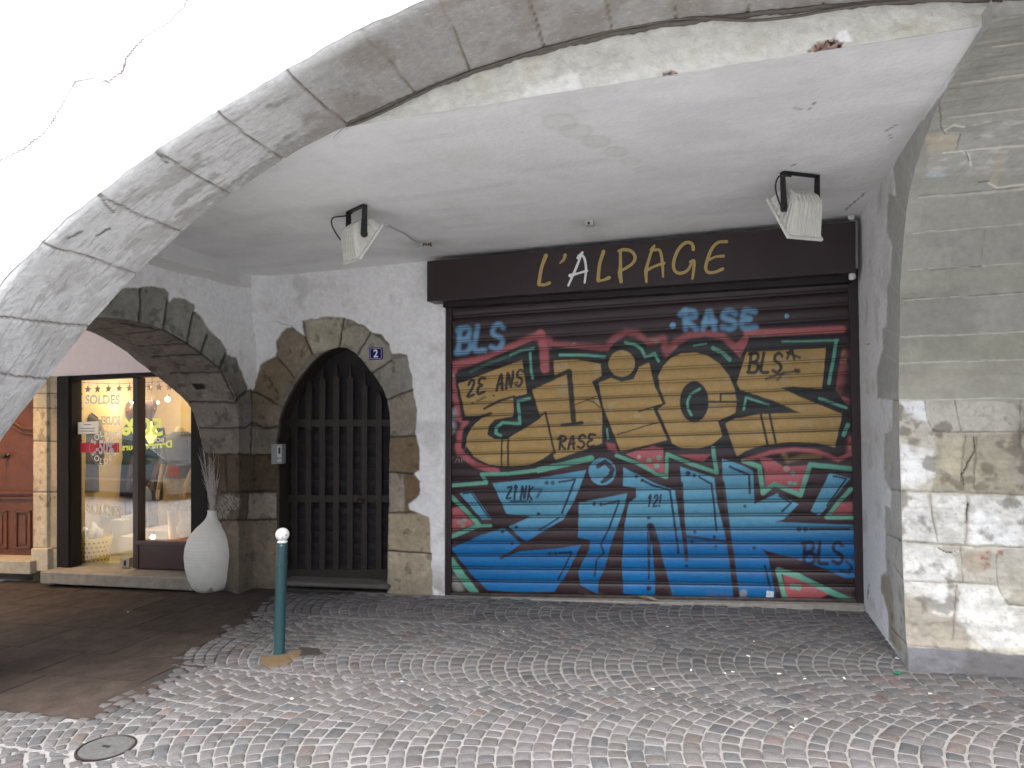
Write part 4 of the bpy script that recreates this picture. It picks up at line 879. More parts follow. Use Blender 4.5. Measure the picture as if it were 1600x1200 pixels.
    fill(zD((985, 960), (1060, 955), (1330, 1085), (1230, 1145), (1010, 1145)), pk, .95, 2); t2(zD((1000, 1140), (970, 1020), (948, 925)), 34); t2(zD((950, 925), (1100, 970), (1300, 1070), (1520, 1165)), 40); dots(zD((1055, 1040), (1095, 1050)), 5, tl, .8)
    spray(zD((720, 130), (900, 75), (1060, 55), (1230, 70), (1380, 130), (1470, 92)), 3.2, pk, .9, 2); spray(zD((990, 90), (1020, 140), (1120, 110), (1250, 105)), 3.5, gd*.6, .8, 3); dots(zD((700, 1090), (690, 1130)), 6, (.5, .45, .36), .6)
    # tags
    def write(txt, x, y, w, hgt, sl, r, col, k=.95, soft=.8, rise=0.0, gap=.25):
        n = len(txt.replace(' ', '')); adv = w/len(txt)
        for i, ch in enumerate(txt):
            if ch == ' ': continue
            for st in FONT[ch]:
                pts = [(x+(i+.0)*adv+a*adv/(1+gap)*1.35+b*sl*hgt, y-b*hgt-rise*(i+a)) for a, b in st]
                pts = [tuple(q[:2]) for q in spline([list(p) for p in pts], max(4, len(pts)*4))] if len(pts) > 2 else pts
                spray(pts, r, col, k, soft)
    sky_ = S(92, 152, 196, 1.5)
    write('BLS', 716, 552, 78, 38, .05, 3.8, sky_, .85, 3.2, 3); write('RASE', 1068, 514, 122, 28, .0, 4.4, sky_, .85, 3.2, 0); dots([(1052, 508), (1051, 509)], 4.5, sky_, .8); dots([(1229, 494)], 3.6, sky_, .8)
    write('2E ANS', 731, 620, 90, 25, .1, 2.1, bk, .95, .8, 3.2); spray(zA((270, 800), (330, 770)), 1, bk); spray(zA((440, 688), (570, 660)), 1, bk); dots(zA((232, 815), (395, 760), (572, 660)), 1.7, bk)
    write('RASE', 873, 702, 60, 20, .1, 2.0, bk, .95, .8, 1.0); write('BLS', 1170, 582, 56, 30, .1, 2.5, bk, .95, .8, 0); write('*', 1230, 566, 20, 20, .0, 2.0, bk); spray(zB((880, 620), (1000, 580), (1120, 560)), 1.6, bk); spray(zB((1100, 560), (1115, 565)), 3.2, bk); spray(zB((960, 630), (1010, 575)), 1.2, bk)
    write('ZINK', 792, 780, 44, 21, .1, 1.7, nb); spray(zC((670, 345), (722, 345), (690, 400)), 1.2, nb); spray(zC((500, 430), (610, 428)), 1.2, nb); dots(zC((638, 428),), 1.6, nb)
    write('12!', 1012, 791, 26, 18, .15, 1.5, nb); write('BLS', 1256, 880, 68, 33, .0, 2.9, nb); spray(zD((1440, 860), (1480, 900), (1460, 950), (1400, 930)), 2.0, nb)
    for st in ([(706, 722), (704, 718), (708, 715)], [(712, 722), (714, 717), (718, 718), (718, 722)], [(722, 722), (722, 717), (727, 718)], [(730, 716), (731, 722)]): spray(st, .6, (.35, .32, .30), .7, .6)
    # spray haze dust
    c = c*(1+.25*(fbm(P+90, 2, 5)-.5))[..., None]
    c = mix(c, (.30, .27, .25), .35*sstep(915, 940, v)*sstep(.5, .65, fbm(P+33, 14, 4)))
    return np.clip(c*.80, 0, .9)
NS = 25; nrow = NS*18; ncol = 820
a = np.linspace(0, 1, ncol)[:, None]; t = np.linspace(0, 1, nrow)[None, :]
P = (TLc*(1-a[..., None])+TRc*a[..., None])*(1-t[..., None])+(BLc*(1-a[..., None])+BRc*a[..., None])*t[..., None]
c = graffiti(P)
ph = (t*NS) % 1.0
bul = np.where(ph < .78, np.sin(np.clip(ph/.78, 0, 1)*math.pi)**.55, 0)*.011
lipn = np.exp(-((ph-.87)/.045)**2)*.006
wav = .0012*(fbm(P*np.array([1, 1, 12]), 1.5, 3)-.5)
P[..., 1] -= bul+lipn+wav
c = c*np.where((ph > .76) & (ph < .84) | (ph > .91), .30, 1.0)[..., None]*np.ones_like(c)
grid_obj('slat_curtain', P, c, M['paint'], sh, flip=True)
def strip(mb, u0t, u0b, u1t, u1b, vt, vb, Y0, Y1):
    A = [atY(u0t, vt[0], Y0), atY(u1t, vt[1], Y0), atY(u1b, vb[1], Y0), atY(u0b, vb[0], Y0)]
    return mb.hexa(A, [q+np.array([0, Y1-Y0, 0]) for q in A])
b = MB(); strip(b, 692.5, 694, 705.5, 704, (455, 455), (934, 934), D+.012, D+.09); b.build('guide_rail', M['brown'], sh, bevel=.003)
b = MB(); strip(b, 1325, 1337.5, 1342, 1351, (400, 400), (944, 944), D+.012, D+.09); b.build('guide_rail', M['brown'], sh, bevel=.003)
b = MB(); strip(b, 703, 703, 1338, 1338, (927, 938), (934, 945), D+.015, D+.07); b.build('bottom_bar', mat('worn_bar', (.10, .08, .07), .4, metal=.7, noise=.6, nscale=14), sh, bevel=.003)
b = MB()
for px in (752, 798, 963, 1100, 1240): q = atY(px, 932+(px-703)*.017, D+.01); b.box(q[0]-.012, q[0]+.012, q[1]-.004, q[1]+.01, q[2]-.004, q[2]+.006)
q = atY(1203, 929, D+.022)
b = MB(); b.prism([q+np.array(p) for p in ((-.028, 0, -.022), (.026, 0, -.018), (.028, 0, .024), (-.024, 0, .028))], (0, .002, 0)); b.build('sticker', mat('pale_sticker', (.55, .66, .74), .6, noise=.25, nscale=60), sh, label='small pale square sticker')
# concrete sill
si = MB(); strip(si, 690, 690, 1352, 1352, (934, 946.5), (950, 958), D-.06, D+.16); o = si.build('shutter_sill', mat('sill_concrete', (.30, .28, .25), .9, noise=.3, nscale=20, bump=.004), bevel=.008)
tag(o, 'worn concrete sill running under the painted roller shutter', 'sill')
# dead leaf
q = atY(1012, 937, D-.05); b = MB(); pts = [(-.07, 0, .02), (-.02, -.02, .035), (.03, -.03, .012), (.09, -.01, .0), (.03, .01, .02), (-.03, .01, .0)]
b.prism([q+np.array(p) for p in pts], (0, .004, .003)); o = b.build('crumpled_leaf', mat('dry_leaf', (.30, .24, .17), .8, noise=.3, nscale=50)); tag(o, 'crumpled dry leaf caught at the foot of the painted shutter', 'leaf')

# ================================================================ SHOP SIGN
sg = thing('shop_sign', 'long dark brown shop sign box lettered in gold with one white letter', 'sign', (-.8, D-.2, 2.6))
A = [atY(667, 408, 5.6), atY(1337, 345, 5.6), atY(1337, 425, 5.6), atY(667, 471, 5.6)]
b = MB(); b.hexa(A, [q+np.array([0, .19, 0]) for q in A]); b.build('sign_box', M['brown'], sg, bevel=.004)
A2_ = [atY(692, 470, 5.72), atY(1331, 421, 5.72), atY(1331, 440, 5.72), atY(692, 480, 5.72)]; b = MB(); b.hexa(A2_, [q+np.array([0, .13, 0]) for q in A2_]); b.build('roller_housing_edge', M['darkbrown'], sg)
z5 = Z(660, 360, 3.2)
LET = [('gold', [(618, 125, 10), (596, 185, 8), (582, 265, 9)], [(582, 270, 9), (610, 272, 7), (636, 262, 8)]), ('gold', [(714, 122, 8), (706, 145, 7), (688, 163, 4)]),
 ('white', [(800, 110, 6), (778, 138, 8)], [(792, 128, 5), (765, 195, 6), (729, 276, 5)], [(780, 125, 5), (806, 132, 6), (818, 190, 6), (811, 262, 5)], [(738, 226, 9), (780, 214, 5), (824, 201, 6)]),
 ('gold', [(906, 105, 9), (886, 170, 8), (878, 248, 9)], [(878, 252, 8), (905, 248, 6), (934, 236, 9)]),
 ('gold', [(990, 100, 7), (990, 180, 8), (988, 215, 11), (994, 258, 8)], [(980, 104, 6), (1005, 96, 8), (1045, 104, 8), (1064, 135, 8), (1050, 165, 7), (1018, 188, 7), (985, 205, 6)]),
 ('gold', [(1160, 76, 6), (1146, 98, 10)], [(1148, 95, 7), (1128, 160, 7), (1118, 205, 9), (1120, 258, 6)], [(1155, 98, 7), (1188, 102, 7), (1200, 170, 7), (1203, 232, 5)], [(1116, 202, 8), (1160, 180, 6), (1208, 163, 8)]),
 ('gold', [(1354, 96, 8), (1350, 68, 8), (1318, 60, 8), (1280, 95, 8), (1258, 150, 8), (1258, 195, 8), (1285, 215, 8), (1325, 200, 7), (1345, 165, 6)], [(1338, 158, 6), (1358, 152, 7), (1356, 200, 7), (1350, 242, 6)]),
 ('gold', [(1522, 56, 8), (1478, 60, 7), (1445, 95, 8), (1424, 150, 8), (1416, 190, 8), (1430, 210, 8), (1465, 208, 7), (1502, 192, 8)], [(1430, 148, 7), (1465, 132, 5), (1505, 128, 8)])]
for k, L in enumerate(LET):
    b = MB()
    for si_, st in enumerate(L[1:]):
        sp = spline([list(p) for p in st], 22) if len(st) > 1 else np.array(st)
        yy = 5.597-.0012*si_; N_ = len(sp); L_ = []; R2 = []
        for i in range(N_):
            d = sp[min(i+1, N_-1)][:2]-sp[max(i-1, 0)][:2]; d = d/np.linalg.norm(d); nrm_ = np.array([-d[1], d[0]]); p = sp[i]; w = p[2]
            L_.append((660+(p[0]+nrm_[0]*w)/3.2, 360+(p[1]+nrm_[1]*w)/3.2)); R2.append((660+(p[0]-nrm_[0]*w)/3.2, 360+(p[1]-nrm_[1]*w)/3.2))
        def capp(c_, d_, w_): return [(660+(c_[0]+w_*(math.cos(t1)*d_[0]-math.sin(t1)*d_[1]))/3.2, 360+(c_[1]+w_*(math.cos(t1)*d_[1]+math.sin(t1)*d_[0]))/3.2) for t1 in (math.pi/3, 0, -math.pi/3)]
        d1 = sp[-1][:2]-sp[-2][:2]; d1 /= np.linalg.norm(d1); d0 = sp[0][:2]-sp[1][:2]; d0 /= np.linalg.norm(d0)
        n_ = N_; vs = [atY(u, v, yy) for u, v in L_+R2]; f_ = [(i, i+1, n_+i+1, n_+i) for i in range(n_-1)]; vb = [q+np.array([0, .0035, 0]) for q in vs]
        b.add(vs, f_); b.add([vs[i] for i in range(n_)]+[vb[i] for i in range(n_)], [(i, i+1, n_+i+1, n_+i) for i in range(n_-1)]); b.add([vs[n_+i] for i in range(n_)]+[vb[n_+i] for i in range(n_)], [(i, i+1, n_+i+1, n_+i) for i in range(n_-1)])
        for c_, d_, ed in ((sp[-1], d1, [L_[-1], R2[-1]]), (sp[0], d0, [R2[0], L_[0]])):
            b.add([atY(u, v, yy) for u, v in [ed[0]]+capp(c_, d_, c_[2])+[ed[1]]], [(0, 1, 2, 3, 4)])
    b.build('letter', M[L[0]], sg, label='white letter A' if L[0] == 'white' else None)

# ================================================================ GATE
gt = thing('gate', 'dark brown slatted wooden gate with spear topped bars in the pointed doorway', 'gate', (-3.4, D+.2, -.1))
GY = D+.17
dpoly = [atY(u, v, GY+.06) for u, v in z3((120, 1120), (118, 560), (125, 490), (160, 400), (215, 322), (280, 258), (345, 228), (405, 246), (455, 302), (496, 362), (527, 425), (538, 520), (535, 800), (530, 1120))]
b = MB(); b.prism(dpoly, (0, .04, 0)); b.build('back_panel', M['gatedark'], gt)
def gb(mb, x0, y0, x1, y1, Y, dy=.03): q = [atY(u, v, Y) for u, v in z3((x0, y0), (x1, y0), (x1, y1), (x0, y1))]; return mb.hexa(q, [a+np.array([0, dy, 0]) for a in q])
for i, (x, yt, ys_) in enumerate([(184, 398, 404), (235, 322, 375), (285, 300, 358), (335, 296, 350), (385, 302, 352), (437, 330, 380), (489, 400, 420)]):
    b = MB(); w = 11; lean = -2
    pts = z3((x-w, 1085), (x-w, ys_), (x-4, ys_-12), (x-3.2, yt+6), (x, yt-4), (x+3.2, yt+6), (x+4, ys_-12), (x+w, ys_), (x+w+lean, 1085))
    b.prism([atY(u, v, GY) for u, v in pts], (0, .028, 0)); b.build('bar', M['gate'], gt, bevel=.003)
for (x0, y0, x1, y1) in ((118, 497, 532, 523), (118, 770, 530, 797), (118, 1040, 528, 1086)):
    b = MB(); gb(b, x0, y0, x1, y1, GY+.006 if y0 != 1040 else GY-.012, .034); b.build('rail', M['gate'], gt, bevel=.003)
rungs = MB()
for y in list(range(550, 760, 42))+list(range(818, 1040, 42)): gb(rungs, 120, y, 530, y+20, GY+.034, .02)
rungs.build('lattice', M['gatedark'], gt)
q = atY(380+424/2.309, 440+792/2.309, GY-.01); b = MB(); b.lathe([(.0, 0), (.012, 0), (.012, .015), (.026, .02), (.028, .03), (.0, .035)], q, 16, (0, -1, 0)); b.build('door_knob', mat('knob_bronze', (.07, .045, .03), .4, metal=.8), gt, smooth=True)
q = z3((195, 537), (265, 542)); b = MB(); b.tube([atY(*q[0], GY-.01), atY(*q[1], GY-.012)], .006, 6); b.build('latch_bar', M['black'], gt)
# stone threshold
ds = MB(); q = [atY(u, v, 5.74) for u, v in ((433, 908), (606, 915), (606, 922), (433, 916))]
ds.hexa(q, [a+np.array([0, .62, 0.0]) for a in q]); o = ds.build('door_step', mat('step_stone', (.09, .083, .075), .85, noise=.3, nscale=14, bump=.01, bscale=18), bevel=.02)
tag(o, 'low worn stone threshold in front of the slatted gate', 'step')

# house number
hn = thing('house_number_plate', 'small blue enamel plate with a white 2 on the doorway stones', 'house number', tuple(atY(587, 552, D-.03)))
q = [atY(u, v, D-.022) for u, v in ((576.5, 543.5), (597, 543), (597.5, 561.5), (577, 562.5))]; b = MB(); b.hexa(q, [a+np.array([0, .012, 0]) for a in q]); b.build('plate', M['blue'], hn, bevel=.002)
def text_mesh(name, txt, size, mtl, root, loc, mirror=False, tilt=0.0, extr=.0006, bold=0.0, xs=1.0, rotfn=None, shear=0.0):
    cu = bpy.data.curves.new(name, 'FONT'); cu.body = txt; cu.size = size; cu.extrude = extr; cu.align_x = 'CENTER'; cu.align_y = 'CENTER'; cu.offset = bold; cu.shear = shear
    ob = bpy.data.objects.new(name, cu); COL.objects.link(ob); dg = bpy.context.evaluated_depsgraph_get(); dg.update()
    me = bpy.data.meshes.new_from_object(ob.evaluated_get(dg)); bpy.data.objects.remove(ob)
    for vtx in me.vertices:
        x, y, z = vtx.co; x *= xs*(-1 if mirror else 1); ca_, sa = math.cos(tilt), math.sin(tilt); X = x*ca_-y*sa; Y_ = x*sa+y*ca_
        vtx.co = (loc[0]+X, loc[1]-z, loc[2]+Y_)
    me.materials.clear(); me.materials.append(mtl); o = bpy.data.objects.new(name, me); link(o)
    if root is not None: attach(o, root)
    return o
text_mesh('numeral', '2', .098, M['white'], hn, atY(587, 553, D-.024), bold=.002)
q = [(578.2, 545), (595.6, 544.6), (595.9, 560), (578.6, 560.8)]; b = MB()
for i in range(4): b.tube([atY(*q[i], D-.0225), atY(*q[(i+1) % 4], D-.0225)], .0014, 4)
b.build('border', M['white'], hn)
# intercom
ic = thing('intercom', 'grey intercom box fixed at the left edge of the pointed doorway', 'intercom', tuple(atY(432, 710, D-.06)))
q = [atY(u, v, D-.055) for u, v in ((423.5, 694), (441, 694), (440.5, 725), (423.5, 725.5))]; b = MB(); b.hexa(q, [a+np.array([0, .06, 0]) for a in q]); b.build('box', M['grey'], ic, bevel=.006)
q = [atY(u, v, D-.058) for u, v in ((433, 696.5), (439.5, 696.5), (439.5, 721.5), (433, 722))]; b = MB(); b.hexa(q, [a+np.array([0, .006, 0]) for a in q]); b.build('panel', mat('intercom_panel', (.42, .43, .44), .4), ic, bevel=.001)
for (u0, v0, u1, v1) in ((435, 699, 438, 709),): q = [atY(u, v, D-.0605) for u, v in ((u0, v0), (u1, v0), (u1, v1), (u0, v1))]; b = MB(); b.hexa(q, [a+np.array([0, .004, 0]) for a in q]); b.build('speaker_grille', M['dark'], ic)
for (u0, v0) in ((434.5, 716), (438, 716)): b = MB(); b.lathe([(.0, 0), (.0065, 0), (.006, .004), (0, .005)], atY(u0, v0, D-.059), 10, (0, -1, 0)); b.build('button', M['black'], ic)

# ================================================================ BOLLARD, VASE, SMALL THINGS
p = ground_at(436, 1022)
bo = thing('bollard', 'slim dark green steel bollard with a peeling white ball top', 'bollard', tuple(p)); H = atY(441.5, 848, p[1])[2]-p[2]
b = MB(); b.lathe([(.0, -.01), (.040, -.01), (.040, .0), (.036, .012), (.036, H*.5), (.0355, H-.03), (.033, H), (.0, H)], tuple(p), 32); b.build('post', M['green'], bo, smooth=True)
bm_ = mat('ball_paint', (.74, .74, .73), .5, noise=.1, nscale=60, bump=.001, bscale=150); t_ = bm_.node_tree; n_ = t_.nodes.new('ShaderNodeTexNoise'); n_.inputs['Scale'].default_value = 55; n_.inputs['Detail'].default_value = 6
r_ = t_.nodes.new('ShaderNodeValToRGB'); r_.color_ramp.elements[0].position = .36; r_.color_ramp.elements[0].color = (.10, .11, .11, 1); r_.color_ramp.elements[1].position = .41; r_.color_ramp.elements[1].color = (.76, .76, .75, 1)
t_.links.new(n_.outputs[0], r_.inputs[0]); t_.links.new(r_.outputs[0], t_.nodes['Principled BSDF'].inputs['Base Color']); tco = t_.nodes.new('ShaderNodeTexCoord'); t_.links.new(tco.outputs['Object'], n_.inputs['Vector'])
b = MB(); pr_ = [(.0, H), (.030, H), (.034, H+.004), (.034, H+.010), (.024, H+.015)]
rb = .045; zc = H+.015+rb*.88
pr_ += [(rb*math.cos(a_), zc+rb*math.sin(a_)) for a_ in np.linspace(-1.05, math.pi/2, 14)]
b.lathe(pr_, tuple(p), 32); b.build('ball_top', bm_, bo, smooth=True)
bo.rotation_euler = (0, .018, 0)
b = MB(); b.lathe([(.037, .0), (.0385, .001), (.0385, .008), (.037, .009)], tuple(p+np.array([0, 0, H*.80])), 24); b.build('band', M['green'], bo)
# rusty sand patch
def blob(name, pxs, mtl, hgt, label, cat, kind=None, seed=0):
    pts = [ground_at(*q) for q in pxs]; xs_ = [q[0] for q in pts]; ys_ = [q[1] for q in pts]; hh = .006
    A = np.stack(np.meshgrid(np.arange(min(xs_)-.05, max(xs_)+.05, hh), np.arange(min(ys_)-.05, max(ys_)+.05, hh), indexing='ij'), -1)
    A3 = np.dstack([A, gz(A[..., 0])]); w1 = (fbm(A3+seed, 14, 4)-.5)*.10; w2 = (fbm(A3+5+seed, 14, 4)-.5)*.10
    s_ = sdp(A[..., 0]+w1, A[..., 1]+w2, [(q[0], q[1]) for q in pts]); zz = np.clip(-s_*.12, 0, hgt)*(.7+.6*fbm(A3, 30, 3)); A3[..., 2] += zz+.0015*(s_ < 0)-.004*(s_ >= .0)
    keep = (s_[:-1, :-1] < .004) & (s_[1:, 1:] < .004)
    o = grid_obj(name, A3, None, mtl, None, keep); tag(o, label, cat, kind=kind); return o
blob('rusty_sand', [(404, 1036), (412, 1026), (432, 1022), (452, 1020), (470, 1014), (482, 1016), (470, 1026), (455, 1034), (438, 1042), (418, 1044)], M['sand'], .008, 'ochre rusty sand spread around the foot of the green bollard', 'sand', 'stuff')
blob('oily_stain', [(452, 1020), (470, 1010), (498, 1014), (505, 1021), (480, 1026), (462, 1025)], mat('stain_dark', (.03, .026, .024), .7, noise=.3), .003, 'dark damp stain on the cobbles right of the bollard', 'stain', 'stuff', 4)

p = ground_at(330, 921)
va = thing('floor_vase', 'tall cream ribbed clay floor vase by the stone pier', 'vase', tuple(p)); HV = atY(331, 797, p[1])[2]-p[2]; mpp = np.linalg.norm(p-np.array([0, 0, CZ]))/FPX*1.02
pv = [(0, 922), (19, 922), (20, 921.5), (25, 916), (30, 902), (33.5, 885), (35, 868), (34.2, 855), (31, 842), (26, 832), (20, 824), (13.5, 817), (9, 811), (7, 806), (6.2, 801), (6.6, 797), (5.2, 797), (4.6, 803), (0, 806)]
b = MB(); b.lathe([(r*mpp, (922-v_)/125*HV) for r, v_ in pv], tuple(p), 48); b.build('body', M['vase'], va, smooth=True)
tw = MB(); rt = random.Random(5); top = p+np.array([0, 0, HV-.01])
for i in range(62):
    a_ = rt.uniform(0, 2*math.pi); sp_ = rt.uniform(.02, .20)*rt.random()**.3; hh = rt.uniform(.35, .62)
    end = top+np.array([math.cos(a_)*sp_, math.sin(a_)*sp_*.7, hh]); st = top+np.array([rt.uniform(-.015, .015), rt.uniform(-.015, .015), -.05])
    mid = (st+end)/2+np.array([rt.uniform(-.02, .02), rt.uniform(-.02, .02), .04]); pts = spline([list(st), list(mid), list(end)], 9); tw.tube(pts, [.0022-.0016*k/8 for k in range(9)], 4)
    for k in range(rt.randint(1, 4)):
        q_ = pts[rt.randint(3, 7)]; e2 = q_+np.array([rt.uniform(-.07, .07), rt.uniform(-.05, .05), rt.uniform(.06, .16)]); tw.tube([q_, (q_+e2)/2+np.array([0, 0, .01]), e2], [.0011, .0009, .0005], 4)
o = tw.build('dried_twigs', M['twig']); tag(o, 'bunch of thin pale dried twigs standing in the cream vase', 'twigs')

# litter
rl = random.Random(9); sc = mat('litter_paper', (.7, .7, .68), .7)
for (u_, v_) in [(1178, 1003), (1043, 980), (1020, 1078), (1133, 1053), (1169, 1026), (1257, 1062), (1319, 1061), (1402, 1030), (1453, 1085) , (1237, 1138), (1259, 1125), (456, 1093), (628, 1066), (660, 1079), (1145, 1051), (1217, 1054), (200, 957), (787, 988), (1080, 1048)]:
    q = ground_at(u_, v_); b = MB(); a_ = rl.uniform(0, 3.1); L_ = rl.uniform(.008, .016); w_ = rl.uniform(.003, .008)
    cc = [(math.cos(a_)*s1*L_-math.sin(a_)*s2*w_, math.sin(a_)*s1*L_+math.cos(a_)*s2*w_) for s1, s2 in ((-1, -1), (1, -.6), (.8, 1), (-.7, .8))]
    b.prism([q+np.array([x_, y_, .004]) for x_, y_ in cc], (0, 0, .003)); o = b.build('litter_scrap', sc); tag(o, 'tiny white scrap of litter lying on the cobbles', 'litter', 'scraps of litter on the cobbles')
q = ground_at(1402, 1053); b = MB(); b.prism([q+np.array(t_) for t_ in ((-.02, -.012, .006), (.014, -.016, .004), (.026, .004, .006), (-.004, .016, .01))], (0, 0, .006)); o = b.build('glass_shard', mat('green_glass', (.02, .16, .08), .1)); tag(o, 'small green glass shard on the cobbles at the foot of the right pier', 'glass shard')

# ================================================================ FLOODLIGHTS
def floodlight(root, yaw, side, SC=1.1):
    ca_, sa = math.cos(yaw), math.sin(yaw); O = np.array(root.location)
    def T(x, y, z):
        x, y, z = x*SC, y*SC, z*SC; return O+np.array([x*ca_-y*sa, x*sa+y*ca_, z])
    def part(name, fn, mtl, bev=0, smooth=False):
        m = MB(); fn(m); m.v = [tuple(T(*a_)) for a_ in m.v]; return m.build(name, mtl, root, smooth, bev)
    prof_ = [(-.035, -.355, .100), (-.066, -.18, .086), (-.045, -.135, .080), (.02, -.085, .072), (.075, -.075, .074), (.125, -.115, .100)]
    def body(m):
        n = len(prof_); m.add([(-w, y, z) for y, z, w in prof_]+[(w, y, z) for y, z, w in prof_], [tuple(range(n-1, -1, -1)), tuple(range(n, 2*n))]+[(i, (i+1) % n, (i+1) % n+n, i+n) for i in range(n)])
        for k in range(7):
            fx = -.9+1.8*k/6
            for a_, c_ in ((0, 1), (1, 2), (2, 3)):
                (y0, z0, w0), (y1, z1, w1) = prof_[a_], prof_[c_]; ny, nz = -(z1-z0), (y1-y0); L_ = math.hypot(ny, nz); ny /= L_; nz /= L_
                if ny > 0: ny, nz = -ny, -nz
                e = .010; t2_ = .0042
                m.hexa([(fx*w0-t2_, y0, z0), (fx*w0+t2_, y0, z0), (fx*w1+t2_, y1, z1), (fx*w1-t2_, y1, z1)], [(fx*w0-t2_, y0+ny*e, z0+nz*e), (fx*w0+t2_, y0+ny*e, z0+nz*e), (fx*w1+t2_, y1+ny*e, z1+nz*e), (fx*w1-t2_, y1+ny*e, z1+nz*e)])
        for sx in (-1, 1):
            for k in range(6):
                f = (k+.6)/6.6; ya, za = -.035+.16*f, -.355+.24*f; yb, zb = -.064+.10*f, -.20+.115*f; x0 = sx*.100; x1 = sx*.086
                m.hexa([(x0, ya, za), (x0, ya+.006, za+.009), (x1, yb+.006, zb+.009), (x1, yb, zb)], [(x0+sx*.010, ya, za), (x0+sx*.010, ya+.006, za+.009), (x1+sx*.010, yb+.006, zb+.009), (x1+sx*.010, yb, zb)])
    part('housing', body, M['lampwhite'], .0015)
    dy, dz = .16/.288, .24/.288; ny, nz = dz, -dy
    def fr(m):
        a_ = (-.042, -.367); c_ = (.133, -.105)
        m.hexa([(-.116, a_[0], a_[1]), (.116, a_[0], a_[1]), (.116, c_[0], c_[1]), (-.116, c_[0], c_[1])], [(-.116, a_[0]+ny*.018, a_[1]+nz*.018), (.116, a_[0]+ny*.018, a_[1]+nz*.018), (.116, c_[0]+ny*.018, c_[1]+nz*.018), (-.116, c_[0]+ny*.018, c_[1]+nz*.018)])
    part('front_frame', fr, M['lampwhite'], .004)
    part('front_glass', lambda m: m.hexa([(-.09, -.02+ny*.02, -.335+nz*.02), (.09, -.02+ny*.02, -.335+nz*.02), (.09, .115+ny*.02, -.135+nz*.02), (-.09, .115+ny*.02, -.135+nz*.02)], [(-.09, -.02+ny*.022, -.335+nz*.022), (.09, -.02+ny*.022, -.335+nz*.022), (.09, .115+ny*.022, -.135+nz*.022), (-.09, .115+ny*.022, -.135+nz*.022)]), mat('lamp_glass', (.1, .1, .1), .1), 0)
    def yk(m):
        m.box(-.118, .118, -.018, .018, -.008, .0)
        for sx in (-1, 1):
            m.hexa([(sx*.118, -.018, 0), (sx*.118, .018, 0), (sx*.112, .022, -.20), (sx*.112, -.022, -.20)], [(sx*.112, -.018, 0), (sx*.112, .018, 0), (sx*.104, .022, -.20), (sx*.104, -.022, -.20)])
            m.lathe([(.0, 0), (.024, 0), (.024, .012), (.0, .014)], (sx*.104, 0, -.195), 14, (sx, 0, 0))
    part('yoke', yk, M['black'])
    # cable
    m = MB(); A_ = T(-.06*side, .0, -.02); B_ = T(-.125*side, -.0, -.215)
    loop = [A_, T(-.12, -.02, -.03)+np.array([0, 0, 0]), T(-.125, -.05, -.03)+np.array([-.05, -.02, -.02]), T(-.12, -.05, -.10)+np.array([-.07, 0, 0]), T(-.12, -.03, -.19)+np.array([-.03, 0, 0]), T(-.112, -.02, -.205)]
    m.tube(spline([list(q) for q in loop], 40), .005, 6); m.lathe([(.0, 0), (.012, 0), (.012, .03), (0, .03)], tuple(T(-.106, -.02, -.215)), 10, (-1, 0, 0)); m.build('cable', M['black'], root, True)
f1 = thing('floodlight', 'white finned floodlight on a black yoke, hanging over the right end of the sign', 'floodlight', tuple(ceil_at(1250, 271)-np.array([0, 0, .002])), 'floodlights hung from the ceiling'); floodlight(f1, math.radians(34), 1)
f2 = thing('floodlight', 'white finned floodlight braced by a thin rod, on the ceiling left of the sign', 'floodlight', tuple(ceil_at(557, 325)-np.array([0, 0, .002])), 'floodlights hung from the ceiling'); floodlight(f2, math.radians(-33), 1, 1.0)
e = ceil_at(656, 381)
b = MB(); s0 = np.array(f2.location)+np.array([.19, .06, -.11]); b.tube([s0, (s0+e)/2+np.array([0, 0, .01]), e-np.array([0, 0, .01])], .007, 6); b.build('stay_rod', M['rod'], f2)
wp = thing('ceiling_fixing', 'rusty broken ceiling fixing at the end of the left floodlight rod', 'fixing', tuple(e)); b = MB(); b.box(e[0]-.045, e[0]+.03, e[1]-.02, e[1]+.02, e[2]-.022, e[2]+.004); b.build('plate', M['rod'], wp, bevel=.003)
b = MB()
for k in range(7): x_ = e[0]+.035+.011*k; b.tube([(x_, e[1]+rl.uniform(-.02, .02), e[2]), (x_+rl.uniform(-.01, .01), e[1]+rl.uniform(-.02, .02), e[2]-rl.uniform(.01, .03))], .005, 5)
b.build('rusty_wires', mat('rust', (.16, .09, .06), .8, noise=.4, nscale=60), wp)
q = ceil_at(921, 346); jb = thing('junction_box', 'small grey junction box on the ceiling above the shop sign', 'junction box', tuple(q)); b = MB(); b.box(q[0]-.032, q[0]+.032, q[1]-.03, q[1]+.03, q[2]-.035, q[2]+.004); b.build('box', mat('box_grey', (.42, .42, .40), .6), jb, bevel=.004)
b = MB(); b.box(q[0]-.008, q[0]+.008, q[1]-.034, q[1]-.029, q[2]-.03, q[2]-.012); b.build('socket', M['dark'], jb)
for (u_, v_, lab) in ((1331, 340, 'lump of white mortar in the top corner where sign meets pier'), (1331, 431, 'lump of white mortar below the right end of the sign')):
    q = atY(u_, v_, 5.66); bm = bmesh.new(); bmesh.ops.create_icosphere(bm, subdivisions=3, radius=.030)
    for vv_ in bm.verts: k_ = 1+.9*(float(fbm(np.array([[vv_.co.x*1.+u_, vv_.co.y, vv_.co.z+v_]]), 22, 3)[0])-.5); vv_.co = Vector((vv_.co.x*k_*.8, vv_.co.y*k_*.8, vv_.co.z*k_*1.1))+Vector(q)
    me = bpy.data.meshes.new('mortar_lump'); bm.to_mesh(me); bm.free(); me.materials.append(M['plainwall']); o = bpy.data.objects.new('mortar_lump', me); link(o); tag(o, lab, 'mortar lump', 'lumps of mortar by the sign')

